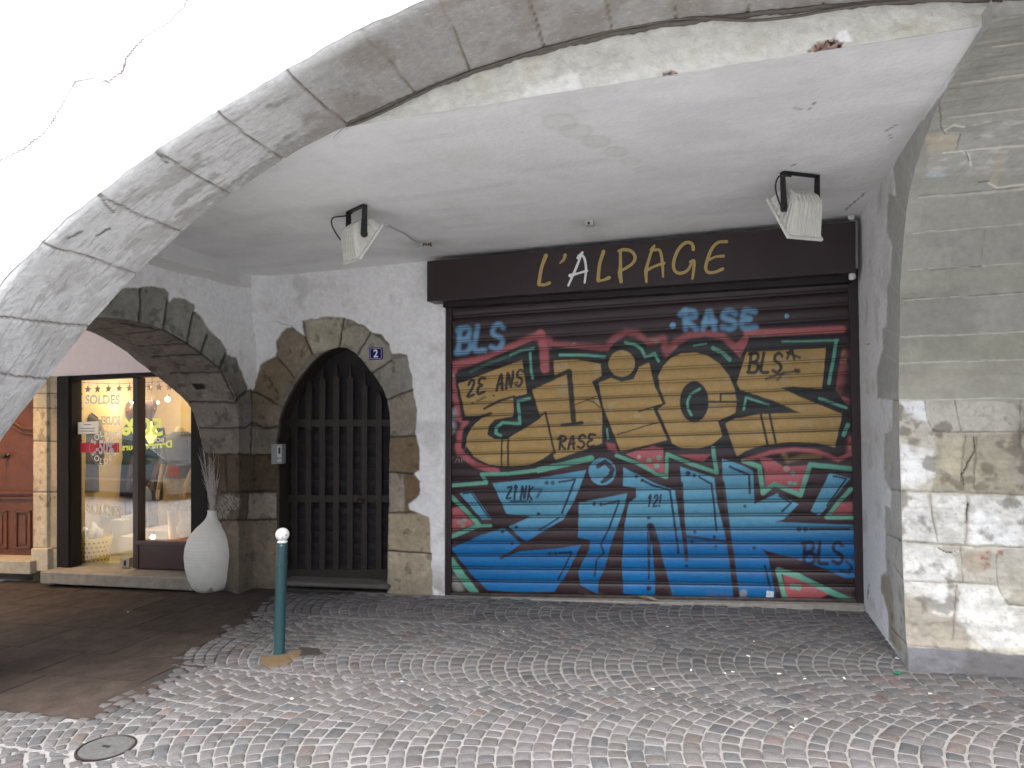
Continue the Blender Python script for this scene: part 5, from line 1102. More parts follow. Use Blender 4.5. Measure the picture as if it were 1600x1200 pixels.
# ================================================================ BOUTIQUE WINDOW AND WHAT STANDS IN IT
GZ = D+.05
def pq(u0, v0, u1, v1, Y, sl=0.0): return [atY(u0, v0, Y), atY(u1, v0+sl*(u1-u0), Y), atY(u1, v1+sl*(u1-u0), Y), atY(u0, v1, Y)]
def pb(mb, u0, v0, u1, v1, Y, dy, sl0=0.0, sl1=0.0):
    q = [atY(u0, v0, Y), atY(u1, v0+sl0*(u1-u0), Y), atY(u1, v1+sl1*(u1-u0), Y), atY(u0, v1, Y)]; return mb.hexa(q, [a_+np.array([0, dy, 0]) for a_ in q])
sw = thing('shop_window', 'glazed boutique front with dark frame, half door glass and sale lettering', 'shop window', tuple(atY(190, 884, D)))
fm = M['dark']; fm = mat('frame_paint', (.012, .009, .009), .65, spec=.2, noise=.2, nscale=10)
b = MB(); pb(b, 88.5, 589, 112, 887, D-.03, .12); b.build('left_post', fm, sw, bevel=.004)
b = MB(); pb(b, 94.5, 588, 107, 887, D-.05, .03); b.build('post_moulding', fm, sw, bevel=.004)
b = MB(); pb(b, 90, 588, 330, 595, D-.02, .12, -.045, -.045); b.build('head_rail', fm, sw, bevel=.004)
b = MB(); pb(b, 207.5, 590, 215.5, 887, D+.0, .10); b.build('mullion', mat('mullion_paint', (.035, .02, .02), .35), sw, bevel=.003)
b = MB(); pb(b, 298, 582, 325, 905, D-.0, .12); b.build('right_post', fm, sw, bevel=.004)
b = MB(); pb(b, 208, 846, 303, 888, D+.01, .07, .02, .04); b.build('kick_panel', mat('kick_maroon', (.040, .018, .02), .35), sw, bevel=.004)
b = MB(); pb(b, 212, 845, 303, 851, D-.005, .05, .02, .02); b.build('lower_rail', mat('rail_maroon', (.06, .03, .028), .3), sw, bevel=.003)
brass = mat('pale_edge', (.55, .43, .22), .4)
b = MB(); pb(b, 112, 594, 114.6, 885, D+.03, .02); b.build('door_edge_strip', brass, sw); b = MB(); pb(b, 215.5, 592, 217, 846, D+.03, .02); b.build('pane_edge_strip', brass, sw)
g_ = [atY(112, 594, GZ), atY(208, 590, GZ), atY(208, 886, GZ), atY(112, 884, GZ)]; b = MB(); b.add(g_, [(3, 2, 1, 0)]); b.build('door_glass', M['glass'], sw)
g_ = [atY(215, 590, GZ), atY(303, 586, GZ), atY(303, 848, GZ), atY(215, 847, GZ)]; b = MB(); b.add(g_, [(3, 2, 1, 0)]); b.build('fixed_pane', M['glass'], sw)
b = MB(); pb(b, 188, 872, 202, 887, D+.02, .05); b.build('door_lock', M['steel'], sw, bevel=.003); b = MB(); pb(b, 193, 876, 196, 884, D+.015, .02); b.build('keyhole', M['black'], sw)
b = MB(); pb(b, 111.5, 836, 118.5, 849, D+.02, .05); b.build('hinge', M['black'], sw, bevel=.003); b = MB(); pb(b, 111.5, 620, 118, 632, D+.02, .05); b.build('hinge', M['black'], sw, bevel=.003)
# doorstep in stone
st_ = MB(); q = [atY(62, 893, 5.56), atY(330, 905, 5.56), atY(330, 925, 5.56), atY(62, 912, 5.56)]; st_.hexa(q, [a_+np.array([0, .50, .0]) for a_ in q]); o = st_.build('boutique_step', mat('step_pale', (.20, .185, .155), .85, noise=.3, nscale=14, bump=.005), bevel=.012); tag(o, 'long stone step under the boutique window', 'step')
# room
X0, X1, Y1_ = -7.0, -4.9, 7.9; zf = -.16; zcl = 2.05
rm = thing('boutique_room', 'warm lit boutique interior with cream walls behind the glass', 'room', (-6, 7, zf))
def quadm(name, pts, mtl, nm=None): b_ = MB(); b_.add(pts, [(0, 1, 2, 3)]); return b_.build(name, mtl, rm)
quadm('floor_tiles', [(X0-.2, D+.06, zf), (X1+.2, D+.06, zf+.05), (X1+.2, Y1_, zf+.05), (X0-.2, Y1_, zf)], M['shopfloor'])
quadm('rear_wall', [(X0-.2, Y1_-.4, zf), (X1+.2, Y1_-.4, zf), (X1+.2, Y1_-.4, zcl+.2), (X0-.2, Y1_-.4, zcl+.2)], M['cream'])
quadm('side_wall', [(X0-.05, D+.02, zf-.3), (X0-.05, Y1_, zf-.3), (X0-.05, Y1_, zcl+.2), (X0-.05, D+.02, zcl+.2)], M['cream'])
quadm('side_wall', [(X1+.15, D+.06, zf-.3), (X1+.15, Y1_, zf-.3), (X1+.15, Y1_, zcl+.2), (X1+.15, D+.06, zcl+.2)], mat('side_grey_cream', (.55, .5, .42), .8))
quadm('shop_ceiling', [(X0-.2, D-.0, zcl), (X1+.2, D-.0, zcl+.05), (X1+.2, Y1_, zcl+.05), (X0-.2, Y1_, zcl)], M['cream'])
b = MB(); pb(b, 160, 610, 188, 800, 7.1, .06); b.build('wall_panel', mat('panel_tan', (.60, .40, .17), .7, noise=.2, nscale=4), rm)
# unseen outer shell added to keep daylight out behind the arcade
b = MB(); b.box(-14, 4, 8.2, 8.3, -2, 3.3); b.build('rear_shell', M['plainwall'], rm)
b = MB(); b.box(X1+.3, X1+.36, D+.4, 8.2, -.5, 3.3); b.build('side_shell', M['plainwall'], rm)
def lamp(name, loc, e, col=(1, .78, .45), r=.03, bulb=True, label=None):
    l = bpy.data.lights.new(name, 'POINT'); l.energy = e*.10; l.color = col; l.shadow_soft_size = r; lo = bpy.data.objects.new(name+'_light', l); COL.objects.link(lo); lo.location = loc
    if bulb:
        t1 = thing(name, label, 'lamp', tuple(loc), 'lit bulbs in the boutique'); bm = bmesh.new(); bmesh.ops.create_uvsphere(bm, u_segments=16, v_segments=10, radius=r*.9); bmesh.ops.translate(bm, vec=loc, verts=bm.verts)
        me = bpy.data.meshes.new('bulb'); bm.to_mesh(me); bm.free(); me.materials.append(M_EM); o = bpy.data.objects.new('bulb', me); link(o); attach(o, t1)
        b_ = MB(); b_.lathe([(0, 0), (r*.6, 0), (r*.5, r), (0, r)], (loc[0], loc[1], loc[2]+r*.8), 12); b_.build('socket', M['steel'], t1); lo.location = (loc[0], loc[1]-.08, loc[2])
M_EM = mat('bulb_glow', (1, .9, .7), emit=(1, .82, .5), estr=5)
lamp('spot_bulb', tuple(atY(262, 624, 6.3)), 22, label='brightest bulb, at the upper right of the boutique window')
lamp('spot_bulb', tuple(atY(206, 629, 6.9)), 12, r=.018, label='small bulb shining just left of the boutique mullion')
lamp('spot_bulb', tuple(atY(247, 629, 6.9)), 12, r=.018, label='small bulb beside the mannequin face in the boutique')
lamp('spot_bulb', tuple(atY(239, 869-30, 6.15)), 4, r=.028, label='low bulb glowing on the display floor of the boutique')
l = bpy.data.lights.new('boutique_fill_light', 'AREA'); l.energy = 2.7; l.color = (1, .83, .57); l.size = 1.4; l.shape = 'RECTANGLE'; l.size_y = .8; lo = bpy.data.objects.new('boutique_fill_light', l); COL.objects.link(lo); lo.location = (-6.1, 6.7, 1.98)  # area light added to fill the boutique with warm light
dl = thing('added_fill_panel', 'flat glowing panel added under the boutique ceiling to light the room', 'ceiling light', (-6.1, 6.7, 2.02)); b = MB(); b.box(-6.8, -5.4, 6.3, 7.1, 2.0, 2.03); b.build('diffuser', mat('fill_panel_glow', (.9, .85, .7), emit=(1, .85, .6), estr=.6), dl)
# hanging lantern
lt = thing('hanging_lantern', 'glowing yellow paper lantern hanging by the mannequin', 'lantern', tuple(atY(236, 676, 6.2))); q = atY(236, 678, 6.2)
b = MB(); b.lathe([(0, -.10), (.02, -.10), (.055, -.03), (.062, .02), (.04, .065), (.012, .09), (.006, .13), (0, .13)], tuple(q), 16); b.build('shade', mat('lantern_glow', (.9, .7, .2), emit=(1, .66, .12), estr=.7), lt, True)
b = MB(); b.tube([q+np.array([0, 0, .12]), (q[0], q[1], zcl)], .003, 5); b.build('cord', M['black'], lt)
# garland of stars
sgd = thing('star_garland', 'string of dull gold stars hung along the top of the boutique window', 'garland', tuple(atY(180, 606, 6.0)))
b = MB(); b.tube([atY(115, 597, 6.0), atY(180, 600, 6.0), atY(300, 594, 6.0)], .0025, 5); b.build('string', M['black'], sgd); sm_ = mat('star_gold', (.30, .19, .06), .4, metal=.4)
for u_ in (122, 137, 152, 169, 186, 202, 232, 248, 264, 280):
    c_ = atY(u_, 607-.03*(u_-180), 6.0); b = MB(); b.prism([c_+np.array([math.sin(k*math.pi/5)*(.042 if k % 2 == 0 else .018), 0, math.cos(k*math.pi/5)*(.042 if k % 2 == 0 else .018)]) for k in range(10)], (0, .008, 0)); b.build('star', sm_, sgd)
    b = MB(); b.tube([c_+np.array([0, .004, .04]), c_+np.array([0, .004, .075])], .0015, 4); b.build('thread', M['black'], sgd)
# lettering
def gtext(name, txt, u0, v0, u1, v1, Y, mtl, root, mirror=False, slope=0.0):
    c_ = atY((u0+u1)/2, (v0+v1)/2, Y); L_ = atY(u0, (v0+v1)/2, Y); R2 = atY(u1, (v0+v1)/2, Y); w_ = R2[0]-L_[0]; h_ = atY((u0+u1)/2, v0, Y)[2]-atY((u0+u1)/2, v1, Y)[2]
    cu = bpy.data.curves.new(name, 'FONT'); cu.body = txt; cu.size = 1; cu.extrude = .004; cu.offset = .03; ob = bpy.data.objects.new(name, cu); COL.objects.link(ob); dg = bpy.context.evaluated_depsgraph_get(); dg.update()
    me = bpy.data.meshes.new_from_object(ob.evaluated_get(dg)); bpy.data.objects.remove(ob); xs_ = [q.co.x for q in me.vertices]; ys_ = [q.co.y for q in me.vertices]; mx, my = (min(xs_)+max(xs_))/2, (min(ys_)+max(ys_))/2; sx = w_/(max(xs_)-min(xs_)); sy = h_/(max(ys_)-min(ys_))
    for q in me.vertices:
        x_, y_, z_ = (q.co.x-mx)*sx*(-1 if mirror else 1), (q.co.y-my)*sy, q.co.z; q.co = (c_[0]+x_, c_[1]-z_*.2, c_[2]+y_+slope*x_)
    me.materials.clear(); me.materials.append(mtl); o = bpy.data.objects.new(name, me); link(o); attach(o, root); return o
glw = mat('window_white', (.8, .8, .79), .6)
_t = glw.node_tree; _x = _t.nodes.new('ShaderNodeMixShader'); _x.inputs[0].default_value = .5; _tl = _t.nodes.new('ShaderNodeBsdfTranslucent'); _tl.inputs[0].default_value = (.85, .85, .85, 1)
_t.links.new(_t.nodes['Principled BSDF'].outputs[0], _x.inputs[1]); _t.links.new(_tl.outputs[0], _x.inputs[2]); _t.links.new(_x.outputs[0], _t.nodes['Material Output'].inputs[0]); yel = mat('window_yellow', (.62, .62, .04), .5, emit=(.7, .8, .05), estr=.12); redm = mat('window_red', (.55, .02, .04), .5)
GL = GZ-.006
gtext('sale_lettering', 'SOLDES', 133, 617, 187, 631.5, GL, glw, sw); gtext('sale_lettering', 'SOLDES', 133, 788, 187, 806, GL, glw, sw, slope=-.08)
b = MB(); pb(b, 126, 692, 186, 707, GL+.003, .001, -.0, 0); b.build('red_sale_band', redm, sw); gtext('sale_percent', '-50%', 150, 688, 178, 710, GL-.004, glw, sw)
b = MB(); q = [atY(*t_, GL) for t_ in ((120.5, 660), (153.5, 658), (153.5, 677.5), (120.5, 678.5))]; b.hexa(q, [a_+np.array([0, .001, 0]) for a_ in q]); b.build('paper_notice', glw, sw); ink = mat('blue_ink', (.08, .09, .3), .6)
b = MB()
for v_ in (663, 669, 673): pb(b, 126 if v_ > 663 else 131, v_, 148 if v_ > 663 else 142, v_+1.1, GL-.002, .001)
b.build('notice_writing', ink, sw)
def arc_text(txt, cu_, cv_, r, a0, a1, sz, top=True):
    for i, ch in enumerate(txt):
        a_ = a0+(a1-a0)*i/(len(txt)-1); c_ = atY(cu_, cv_, GL-.003); k_ = .0068; loc = (c_[0]+r*k_*math.sin(a_), c_[1], c_[2]+r*k_*math.cos(a_)); text_mesh('sale_letter', ch, sz, glw, sw, loc, tilt=-a_ if top else math.pi-a_, bold=.002)
arc_text('SOLDES', 162, 700, 21, -1.15, 1.15, .085); arc_text('SOLDES', 162, 700, 21, math.pi+1.15, math.pi-1.15, .085, False)
b = MB(); c_ = atY(162, 700, GL-.002); b.tube([c_+np.array([27*.0068*math.sin(t1), 0, 27*.0068*math.cos(t1)]) for t1 in np.linspace(0, 2*math.pi, 60)], .0016, 4, False); b.build('sale_ring', glw, sw)
# lettering on the inner side pane, read from behind
bk_ = thing('rear_sale_banner', 'yellow and white sale lettering seen reversed deeper in the boutique', 'lettering', tuple(atY(225, 670, 6.45)))
gtext('reversed_letters', '50%', 190, 653, 254, 681, 6.05, yel, bk_, True); gtext('reversed_letters', 'BOSS', 234, 684, 256, 691, 6.05, glw, bk_, True); gtext('reversed_letters', 'Derniers jours', 190, 691, 268, 705, 6.05, yel, bk_, True, slope=.07); gtext('reversed_letters', 'SOLDES', 157, 650, 188, 664, 6.05, glw, bk_, True); gtext('reversed_letters', 'BOSS', 168, 674, 187, 683, 6.05, glw, bk_, True)
b = MB(); q = [atY(*t_, 6.06) for t_ in ((188, 640), (188, 712))]; b.tube([q[0]+np.array([0, 0, .35]), q[0]], .0012, 4); b.build('hanging_thread', M['rod'], bk_)
# mannequins
def loft(mb, rings, seg=18, cap=True):
    vs = []
    for (x, y, z, rx, ry) in rings:
        for k in range(seg): w = 2*math.pi*k/seg; vs.append((x+rx*math.cos(w), y+ry*math.sin(w), z))
    n = len(rings); fs = [(i*seg+k, i*seg+(k+1) % seg, (i+1)*seg+(k+1) % seg, (i+1)*seg+k) for i in range(n-1) for k in range(seg)]
    if cap: fs += [tuple(range(seg-1, -1, -1)), tuple((n-1)*seg+k for k in range(seg))]
    return mb.add(vs, fs)
mq = mat('mannequin_skin', (.11, .05, .022), .3, spec=.7); teal = mat('teal_cloth', (.006, .035, .035), .75, bump=.002, bscale=30); navy = mat('navy_cloth', (.012, .014, .03), .8); greyc = mat('grey_cloth', (.17, .17, .18), .85, noise=.15, bump=.003, bscale=22); goldc = mat('gold_print_cloth', (.42, .31, .14), .6, noise=.5, nscale=28); tanc = mat('pale_skin_form', (.62, .47, .26), .6)
def mannequin(px, v_head, Y, base_z, skin, top_m, skirt_m, label, head=True):
    h = atY(px, v_head, Y); x, y, zt = h[0], Y, h[2]; k = (zt-base_z)/1.72; z = lambda q: base_z+q*k
    root = thing('mannequin', label, 'mannequin', (x, y, base_z), 'mannequins in the boutique'); m = MB()
    R = [(x-.0, y, z(.80), .155, .105), (x, y, z(.92), .16, .11), (x, y, z(1.05), .12, .085), (x, y, z(1.2), .135, .10), (x, y, z(1.32), .155, .10), (x, y, z(1.40), .15, .075), (x, y, z(1.44), .07, .055), (x, y, z(1.50), .043, .045)]
    if head: R += [(x, y-.01, z(1.53), .048, .055), (x, y-.015, z(1.57), .066, .078), (x, y-.01, z(1.63), .077, .092), (x, y-.005, z(1.68), .072, .09), (x, y, z(1.72), .045, .06), (x, y, z(1.735), .01, .015)]
    loft(m, R)
    if head:
        loft(m, [(x, y-.085, z(1.585), .004, .004), (x, y-.098, z(1.59), .012, .016), (x, y-.088, z(1.63), .006, .008)], 8); loft(m, [(x, y-.078, z(1.555), .020, .008), (x, y-.082, z(1.565), .016, .008)], 8)
        for s_ in (-1, 1): loft(m, [(x+s_*.072, y, z(1.58), .006, .012), (x+s_*.080, y, z(1.61), .008, .018), (x+s_*.076, y, z(1.64), .004, .010)], 8)
    for s_ in (-1, 1):
        m.tube([(x+s_*.15, y, z(1.38)), (x+s_*.19, y, z(1.2)), (x+s_*.20, y-.02, z(1.05)), (x+s_*.17, y-.10, z(.88)), (x+s_*.165, y-.12, z(.80))], [.043, .038, .032, .024, .02], 10)
        for f_ in range(4): m.tube([(x+s_*(.155+.010*f_), y-.12, z(.81)), (x+s_*(.155+.010*f_), y-.13, z(.74)), (x+s_*(.152+.010*f_), y-.125, z(.70-.004*abs(f_-1.5)))], [.007, .0065, .004], 6)
        m.tube([(x+s_*.145, y-.13, z(.80)), (x+s_*.132, y-.145, z(.76)), (x+s_*.130, y-.145, z(.73))], [.008, .007, .005], 6)
        m.tube([(x+s_*.085, y, z(.82)), (x+s_*.08, y, z(.62)), (x+s_*.075, y-.005, z(.46)), (x+s_*.078, y+.01, z(.34)), (x+s_*.07, y+.0, z(.10)), (x+s_*.07, y-.01, z(.05))], [.085, .07, .052, .055, .035, .036], 12); m.tube([(x+s_*.07, y+.04, z(.03)), (x+s_*.072, y-.05, z(.03)), (x+s_*.075, y-.15, z(.018))], [.032, .036, .02], 10)
    m.build('body', skin, root, True)
    if top_m:
        g_ = MB(); loft(g_, [(x, y, z(.93), .172, .122), (x, y, z(1.05), .135, .1), (x, y, z(1.2), .15, .115), (x, y, z(1.32), .17, .115), (x, y, z(1.41), .155, .085), (x, y, z(1.445), .08, .065)], 22, False)
        for s_ in (-1, 1): g_.tube([(x+s_*.14, y, z(1.39)), (x+s_*.185, y, z(1.24)), (x+s_*.2, y-.01, z(1.08))], [.06, .055, .048], 12, False)
        g_.build('top', top_m, root, True)
    g_ = MB(); loft(g_, [(x, y, z(.58), .19, .135), (x, y, z(.70), .18, .13), (x, y, z(.88), .172, .122), (x, y, z(1.0), .145, .106)], 22, False); g_.build('skirt', skirt_m, root, True)
    return root
mannequin(234, 626, 6.75, zf+.03, mq, teal, navy, 'glossy brown mannequin in a teal top and navy skirt right of the mullion')
mannequin(209, 627, 7.05, zf+.03, mq, teal, navy, 'brown mannequin in a teal top half hidden behind the mullion')
mannequin(283, 636, 6.25, zf+.06, tanc, greyc, goldc, 'pale headless mannequin in grey top and gold patterned skirt at the right edge', head=False)
# jacket on a hanger
jk = thing('hanging_jacket', 'grey jacket on a hanger behind the boutique door glass', 'jacket', tuple(atY(138, 640, 6.5))); c_ = atY(138, 650, 6.5); zb_ = atY(138, 768, 6.5)[2]; g_ = MB()
loft(g_, [(c_[0], 6.5, zb_, .17, .07), (c_[0], 6.5, zb_+.3, .155, .065), (c_[0], 6.5, c_[2]-.15, .17, .07), (c_[0], 6.5, c_[2]-.03, .15, .06), (c_[0], 6.5, c_[2]+.02, .06, .045)], 24)
for s_ in (-1, 1): g_.tube([(c_[0]+s_*.13, 6.5, c_[2]-.05), (c_[0]+s_*.19, 6.5, c_[2]-.3), (c_[0]+s_*.19, 6.49, c_[2]-.56)], [.05, .05, .042], 12)
g_.build('cloth', greyc, jk, True); g_ = MB(); g_.tube([(c_[0]-.14, 6.5, c_[2]-.02), (c_[0], 6.5, c_[2]+.06), (c_[0]+.14, 6.5, c_[2]-.02)], .006, 6); g_.tube([(c_[0], 6.5, c_[2]+.06), (c_[0]+.01, 6.5, c_[2]+.11), (c_[0], 6.5, c_[2]+.13)], .003, 6); g_.build('hanger', M['black'], jk)
# basket
bz = atY(146, 878, 6.15)[2]; bx_ = atY(146, 860, 6.15)[0]; bs = thing('spotted_basket', 'yellow basket with dark spots filled with tissue on the boutique floor', 'basket', (bx_, 6.15, bz)); g_ = MB(); top_z = atY(146, 838, 6.15)[2]
g_.lathe([(0, 0), (.155, 0), (.165, (top_z-bz)*.5), (.185, top_z-bz), (.176, top_z-bz), (.155, .03), (0, .03)], (bx_, 6.15, bz), 40); ym = mat('basket_yellow', (.62, .52, .10), .6, bump=.002, bscale=70)
g_.build('wall', ym, bs, True); g_ = MB()
spm = mat('basket_spot', (.10, .07, .02), .7)
for r_i in range(5):
    for k in range(26):
        g_ = MB(); w = 2*math.pi*(k+.5*(r_i % 2))/26; hz = (top_z-bz)*(.14+.17*r_i); rr = .157+.026*(hz/(top_z-bz)); g_.lathe([(0, .0), (.010, .001), (.0, .003)], (bx_+rr*math.cos(w), 6.15+rr*math.sin(w), bz+hz), 8, (math.cos(w), math.sin(w), 0))
        if math.sin(w) < .2: g_.build('spot', spm, bs)
ts = MB(); rr_ = random.Random(2)
for k in range(9): a_ = rr_.uniform(0, 6.28); r0 = rr_.uniform(.0, .09); ts.tube([(bx_+r0*math.cos(a_), 6.15+r0*math.sin(a_), top_z-.06), (bx_+1.5*r0*math.cos(a_), 6.15+1.5*r0*math.sin(a_), top_z+.05+.03*rr_.random()), (bx_+1.7*r0*math.cos(a_)+.02, 6.15+1.7*r0*math.sin(a_), top_z+.12*rr_.uniform(.7, 1.3))], [.02, .05, .006], 7)
o = ts.build('tissue_paper', mat('tissue', (.72, .70, .62), .8), None, True); tag(o, 'crumpled white tissue paper sticking out of the spotted basket', 'tissue paper')
def carton(u0, v0, u1, v1, Y, dy, mtl, label):
    b_ = MB(); q = [atY(u0, v0, Y), atY(u1, v0, Y), atY(u1, v1, Y), atY(u0, v1, Y)]; xa, xb = q[0][0], q[1][0]; zt_, zb2 = q[0][2], q[3][2]; r = thing('carton', label, 'box', ((xa+xb)/2, Y, zb2), 'cartons in the boutique')
    b_.box(xa, xb, Y, Y+dy, zb2, zt_-.02); b_.build('base', mtl, r, bevel=.003); b_ = MB(); b_.box(xa-.004, xb+.004, Y-.004, Y+dy+.004, zt_-.045, zt_); b_.build('lid', mtl, r, bevel=.003)
wc = mat('white_card', (.70, .68, .60), .7); mc = mat('mauve_card', (.50, .46, .48), .7)
carton(175, 812, 192, 868, 6.5, .25, wc, 'tall white box standing left of the others'); carton(186, 838, 208, 864, 6.25, .25, wc, 'low cream box in front beside the lock'); carton(190, 806, 203, 836, 6.6, .2, wc, 'narrow white box standing behind the low cream box'); carton(216, 828, 262, 862, 6.45, .4, mc, 'wide pale mauve display box under the mannequin')
# orange cloth and cream shawl
for nm, lab, ct, u_, v_, Y, rx, rz, mt_ in (('folded_cloth', 'folded salmon cloth lying on the display floor by the right post', 'cloth', 284, 846, 6.05, .16, .03, mat('salmon_cloth', (.62, .22, .10), .8)), ('crumpled_shawl', 'crumpled cream shawl above the salmon cloth', 'shawl', 292, 826, 6.15, .10, .11, mat('cream_cloth', (.68, .55, .34), .8)), ('green_bag', 'small lime green bag hanging behind the lower sale lettering', 'bag', 168, 806, 6.7, .08, .05, mat('lime', (.35, .42, .03), .6))):
    q = atY(u_, v_, Y); bm = bmesh.new(); bmesh.ops.create_icosphere(bm, subdivisions=4, radius=1)
    for vv_ in bm.verts: k_ = 1+.7*(float(fbm(np.array([[vv_.co.x+u_, vv_.co.y, vv_.co.z]]), 2.2, 4)[0])-.5); vv_.co = Vector((vv_.co.x*k_*rx, vv_.co.y*k_*rx*.7, vv_.co.z*k_*rz))+Vector(q)
    me = bpy.data.meshes.new(nm); bm.to_mesh(me); bm.free(); me.materials.append(mt_); me.shade_smooth(); o = bpy.data.objects.new(nm, me); link(o); tag(o, lab, ct)

# ================================================================ CARVED WOODEN DOOR
wd = thing('wooden_door', 'carved reddish brown wooden door with a round iron knob at the left edge', 'door', tuple(atY(20, 873, D+.2))); WY = D+.16
def wb(name, u0, v0, u1, v1, Y, dy, m_=None, bev=.006): b_ = MB(); pb(b_, u0, v0, u1, v1, Y, dy); return b_.build(name, m_ or M['wood'], wd, bevel=bev)
wb('leaf', -60, 540, 58, 874, WY, .06); wb('mid_rail', -60, 768, 58, 773, WY-.035, .05, bev=.01); wb('mid_rail', -60, 776, 58, 781, WY-.02, .05, bev=.01)
for (u0, v0, u1, v1) in ((-30, 798, 10, 858), (22, 798, 47, 858)):
    for a_, c_ in (((u0, v0), (u1, v0+3.5)), ((u0, v1-3.5), (u1, v1)), ((u0, v0), (u0+3.5, v1)), ((u1-3.5, v0), (u1, v1))): wb('panel_moulding', a_[0], a_[1], c_[0], c_[1], WY-.018, .03, bev=.008)
    wb('panel', u0+7, v0+8, u1-7, v1-8, WY-.010, .02, bev=.004)
for off in (0, 8):
    b = MB(); b.tube(spline([list(atY(u_, v_+off, WY-.004)) for u_, v_ in ((-30, 640), (0, 645), (22, 660), (34, 668), (44, 670), (58, 671))], 40), .016-.006*(off > 0), 8); b.build('carved_moulding', M['wood'], wd, True)
q = atY(12, 712, WY); b = MB(); b.lathe([(0, 0), (.035, 0), (.035, .008), (.012, .012), (.012, .03), (.028, .04), (.030, .052), (.018, .064), (0, .066)], q, 20, (0, -1, 0)); b.build('knob', M['black'], wd, True)
st_ = MB(); q = [atY(-60, 874, D-.12), atY(47, 877, D-.12), atY(47, 898, D-.12), atY(-60, 894, D-.12)]; st_.hexa(q, [a_+np.array([0, .5, .0]) for a_ in q]); o = st_.build('door_threshold', mat('threshold_stone', (.34, .30, .23), .85, noise=.3, nscale=12, bump=.004), bevel=.01); tag(o, 'pale stone threshold below the carved wooden door', 'step')
b = MB(); q = [atY(-300, 560, D+.0), atY(-60, 560, D+.0), atY(-60, 900, D+.0), atY(-300, 900, D+.0)]; b.hexa(q, [a_+np.array([0, .3, 0]) for a_ in q]); b.build('side_infill', M['plainwall'], lb)
# lamp in the passage above that door
pl_ = thing('passage_lamp', 'round warm passage lamp on the vault above the wooden door', 'lamp', (-7.75, 5.2, 2.86)); b = MB(); b.lathe([(0, .0), (.09, .0), (.11, .05), (.11, .08), (0, .08)], (-7.75, 5.2, 2.86), 24); b.build('shade', mat('lamp_glow', (1, .8, .5), emit=(1, .62, .25), estr=2), pl_, True)
l = bpy.data.lights.new('passage_light', 'SPOT'); l.spot_size = math.radians(95); l.spot_blend = .8; l.energy = 85; l.color = (1, .55, .22); l.shadow_soft_size = .1; lo = bpy.data.objects.new('passage_light', l); COL.objects.link(lo); lo.location = (-7.6, 5.0, 2.75)

# ================================================================ ACROSS THE STREET (seen only mirrored in the boutique glass; house added to block low sky)
ob_ = thing('added_opposite_house', 'tall pale house added across the street to block low sky, mirrored in the boutique glass', 'house', (-4, -8.5, -.3))
b = MB(); b.box(-34, 24, -12, -8.5, -1.5, 7.6); b.build('wall', mat('opposite_plaster', (.58, .56, .53), .9, noise=.08, nscale=2), ob_)  # added wall blocks low sky, kept pale to bounce light to the back wall
ow = mat('opposite_glass', (.03, .035, .04), .1); of_ = mat('opposite_frame', (.5, .5, .48), .6)
for fl in range(3):
    for k in range(12):
        x_ = -30+4.2*k; z_ = .6+2.6*fl; b = MB(); b.box(x_-.62, x_+.62, -8.5, -8.44, z_-.1, z_+1.7); w_ = b.build('window', of_, ob_); b = MB(); b.box(x_-.52, x_+.52, -8.45, -8.42, z_, z_+1.6); b.build('pane', ow, w_)
cp = mat('car_paint', (.16, .17, .19), .18, metal=.6, coat=1); cx = -12.6; cy = -.9; zg = gz(cx)-.0
car = thing('parked_car', 'silver grey car parked in the street, mirrored in the boutique glass', 'car', (cx, cy, zg))
sil = [(-2.05, .35), (-2.08, .62), (-1.95, .84), (-1.2, .95), (-.55, 1.36), (.3, 1.45), (1.0, 1.38), (1.75, 1.02), (2.05, .95), (2.1, .62), (2.05, .35)]
g_ = MB(); n = len(sil); lay = [(-.84, .0), (-.80, 1)]
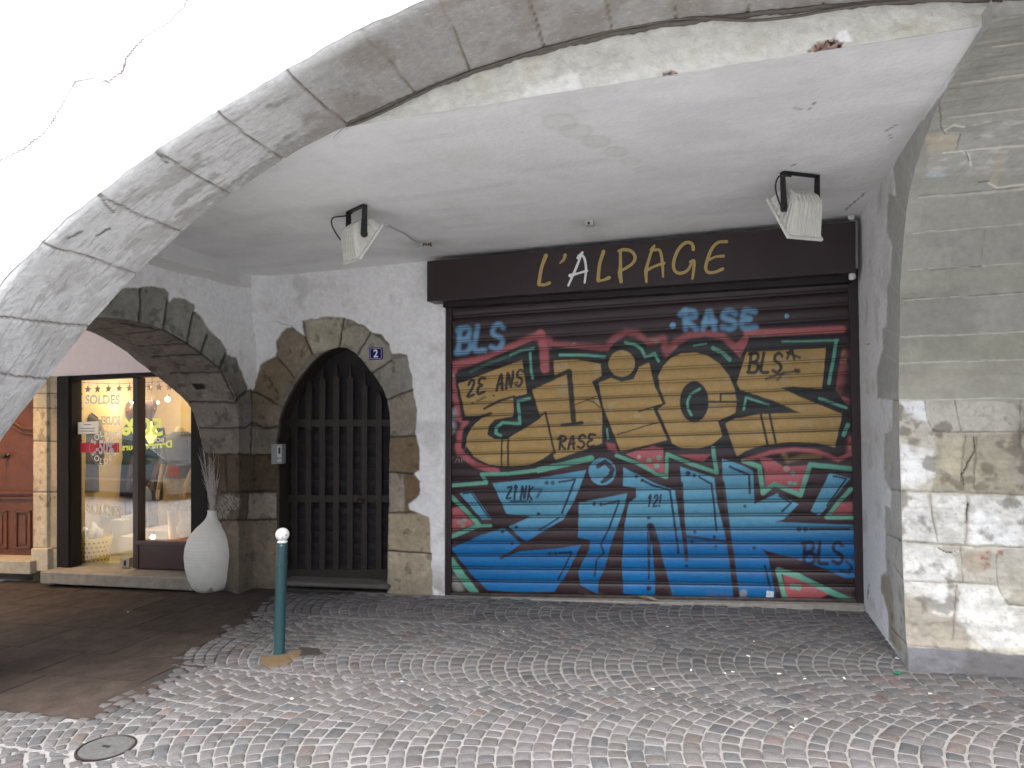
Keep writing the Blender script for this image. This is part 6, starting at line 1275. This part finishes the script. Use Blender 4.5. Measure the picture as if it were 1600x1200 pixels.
def car_ring(yw, inset): return [(cx+x*(1-.02*inset), cy+yw-(np.sign(yw)*max(0, z-.95)*.42), zg+z*(1-.015*inset)) for x, z in sil]
rings = [car_ring(-.74, 1), car_ring(-.84, 0), car_ring(.84, 0), car_ring(.74, 1)]; vs = [q for r in rings for q in r]
g_.add(vs, [(i*n+k, i*n+(k+1) % n, (i+1)*n+(k+1) % n, (i+1)*n+k) for i in range(3) for k in range(n)]+[tuple(range(n-1, -1, -1)), tuple(3*n+k for k in range(n))]); g_.build('body', cp, car, False, .03)
for s_ in (-1, 1):
    yy = lambda z: cy+s_*(.855-max(0, z-.95)*.42+.0)
    for nm, pg in (('side_window', [(-.95, .98), (-.5, 1.28), (.05, 1.34), (.05, .98)]), ('side_window', [(.12, .98), (.12, 1.34), (.85, 1.28), (1.25, 1.0)])):
        g_ = MB(); g_.prism([(cx+x, yy(z)-.0, zg+z) for x, z in pg], (0, s_*.006, 0)); g_.build(nm, ow, car)
    for x in (-1.3, 1.3): g_ = MB(); g_.lathe([(0, -.1), (.31, -.1), (.33, -.06), (.33, .06), (.31, .1), (0, .1)], (cx+x, cy+s_*.78, zg+.32), 28, (0, 1, 0)); w_ = g_.build('wheel', mat('tyre', (.02, .02, .02), .8), car, True); g_ = MB(); g_.lathe([(0, 0), (.2, 0), (.2, .015), (0, .02)], (cx+x, cy+s_*.885, zg+.32), 20, (0, s_, 0)); g_.build('rim', M['steel'], w_)
    g_ = MB(); g_.box(cx+1.85, cx+2.09, cy+s_*.86-.03, cy+s_*.86+.01, zg+.72, zg+.92); g_.build('tail_light', mat('tail_red', (.5, .02, .01), .2), car, bevel=.01); g_ = MB(); g_.box(cx-2.05, cx-1.8, cy+s_*.85-.03, cy+s_*.85+.01, zg+.62, zg+.78); g_.build('headlight', mat('lamp_clear', (.7, .7, .7), .1), car, bevel=.01)
    g_ = MB(); g_.box(cx-1.9, cx+1.9, cy+s_*.845-.012, cy+s_*.845+.012, zg+.60, zg+.64); g_.build('side_trim', M['steel'], car)
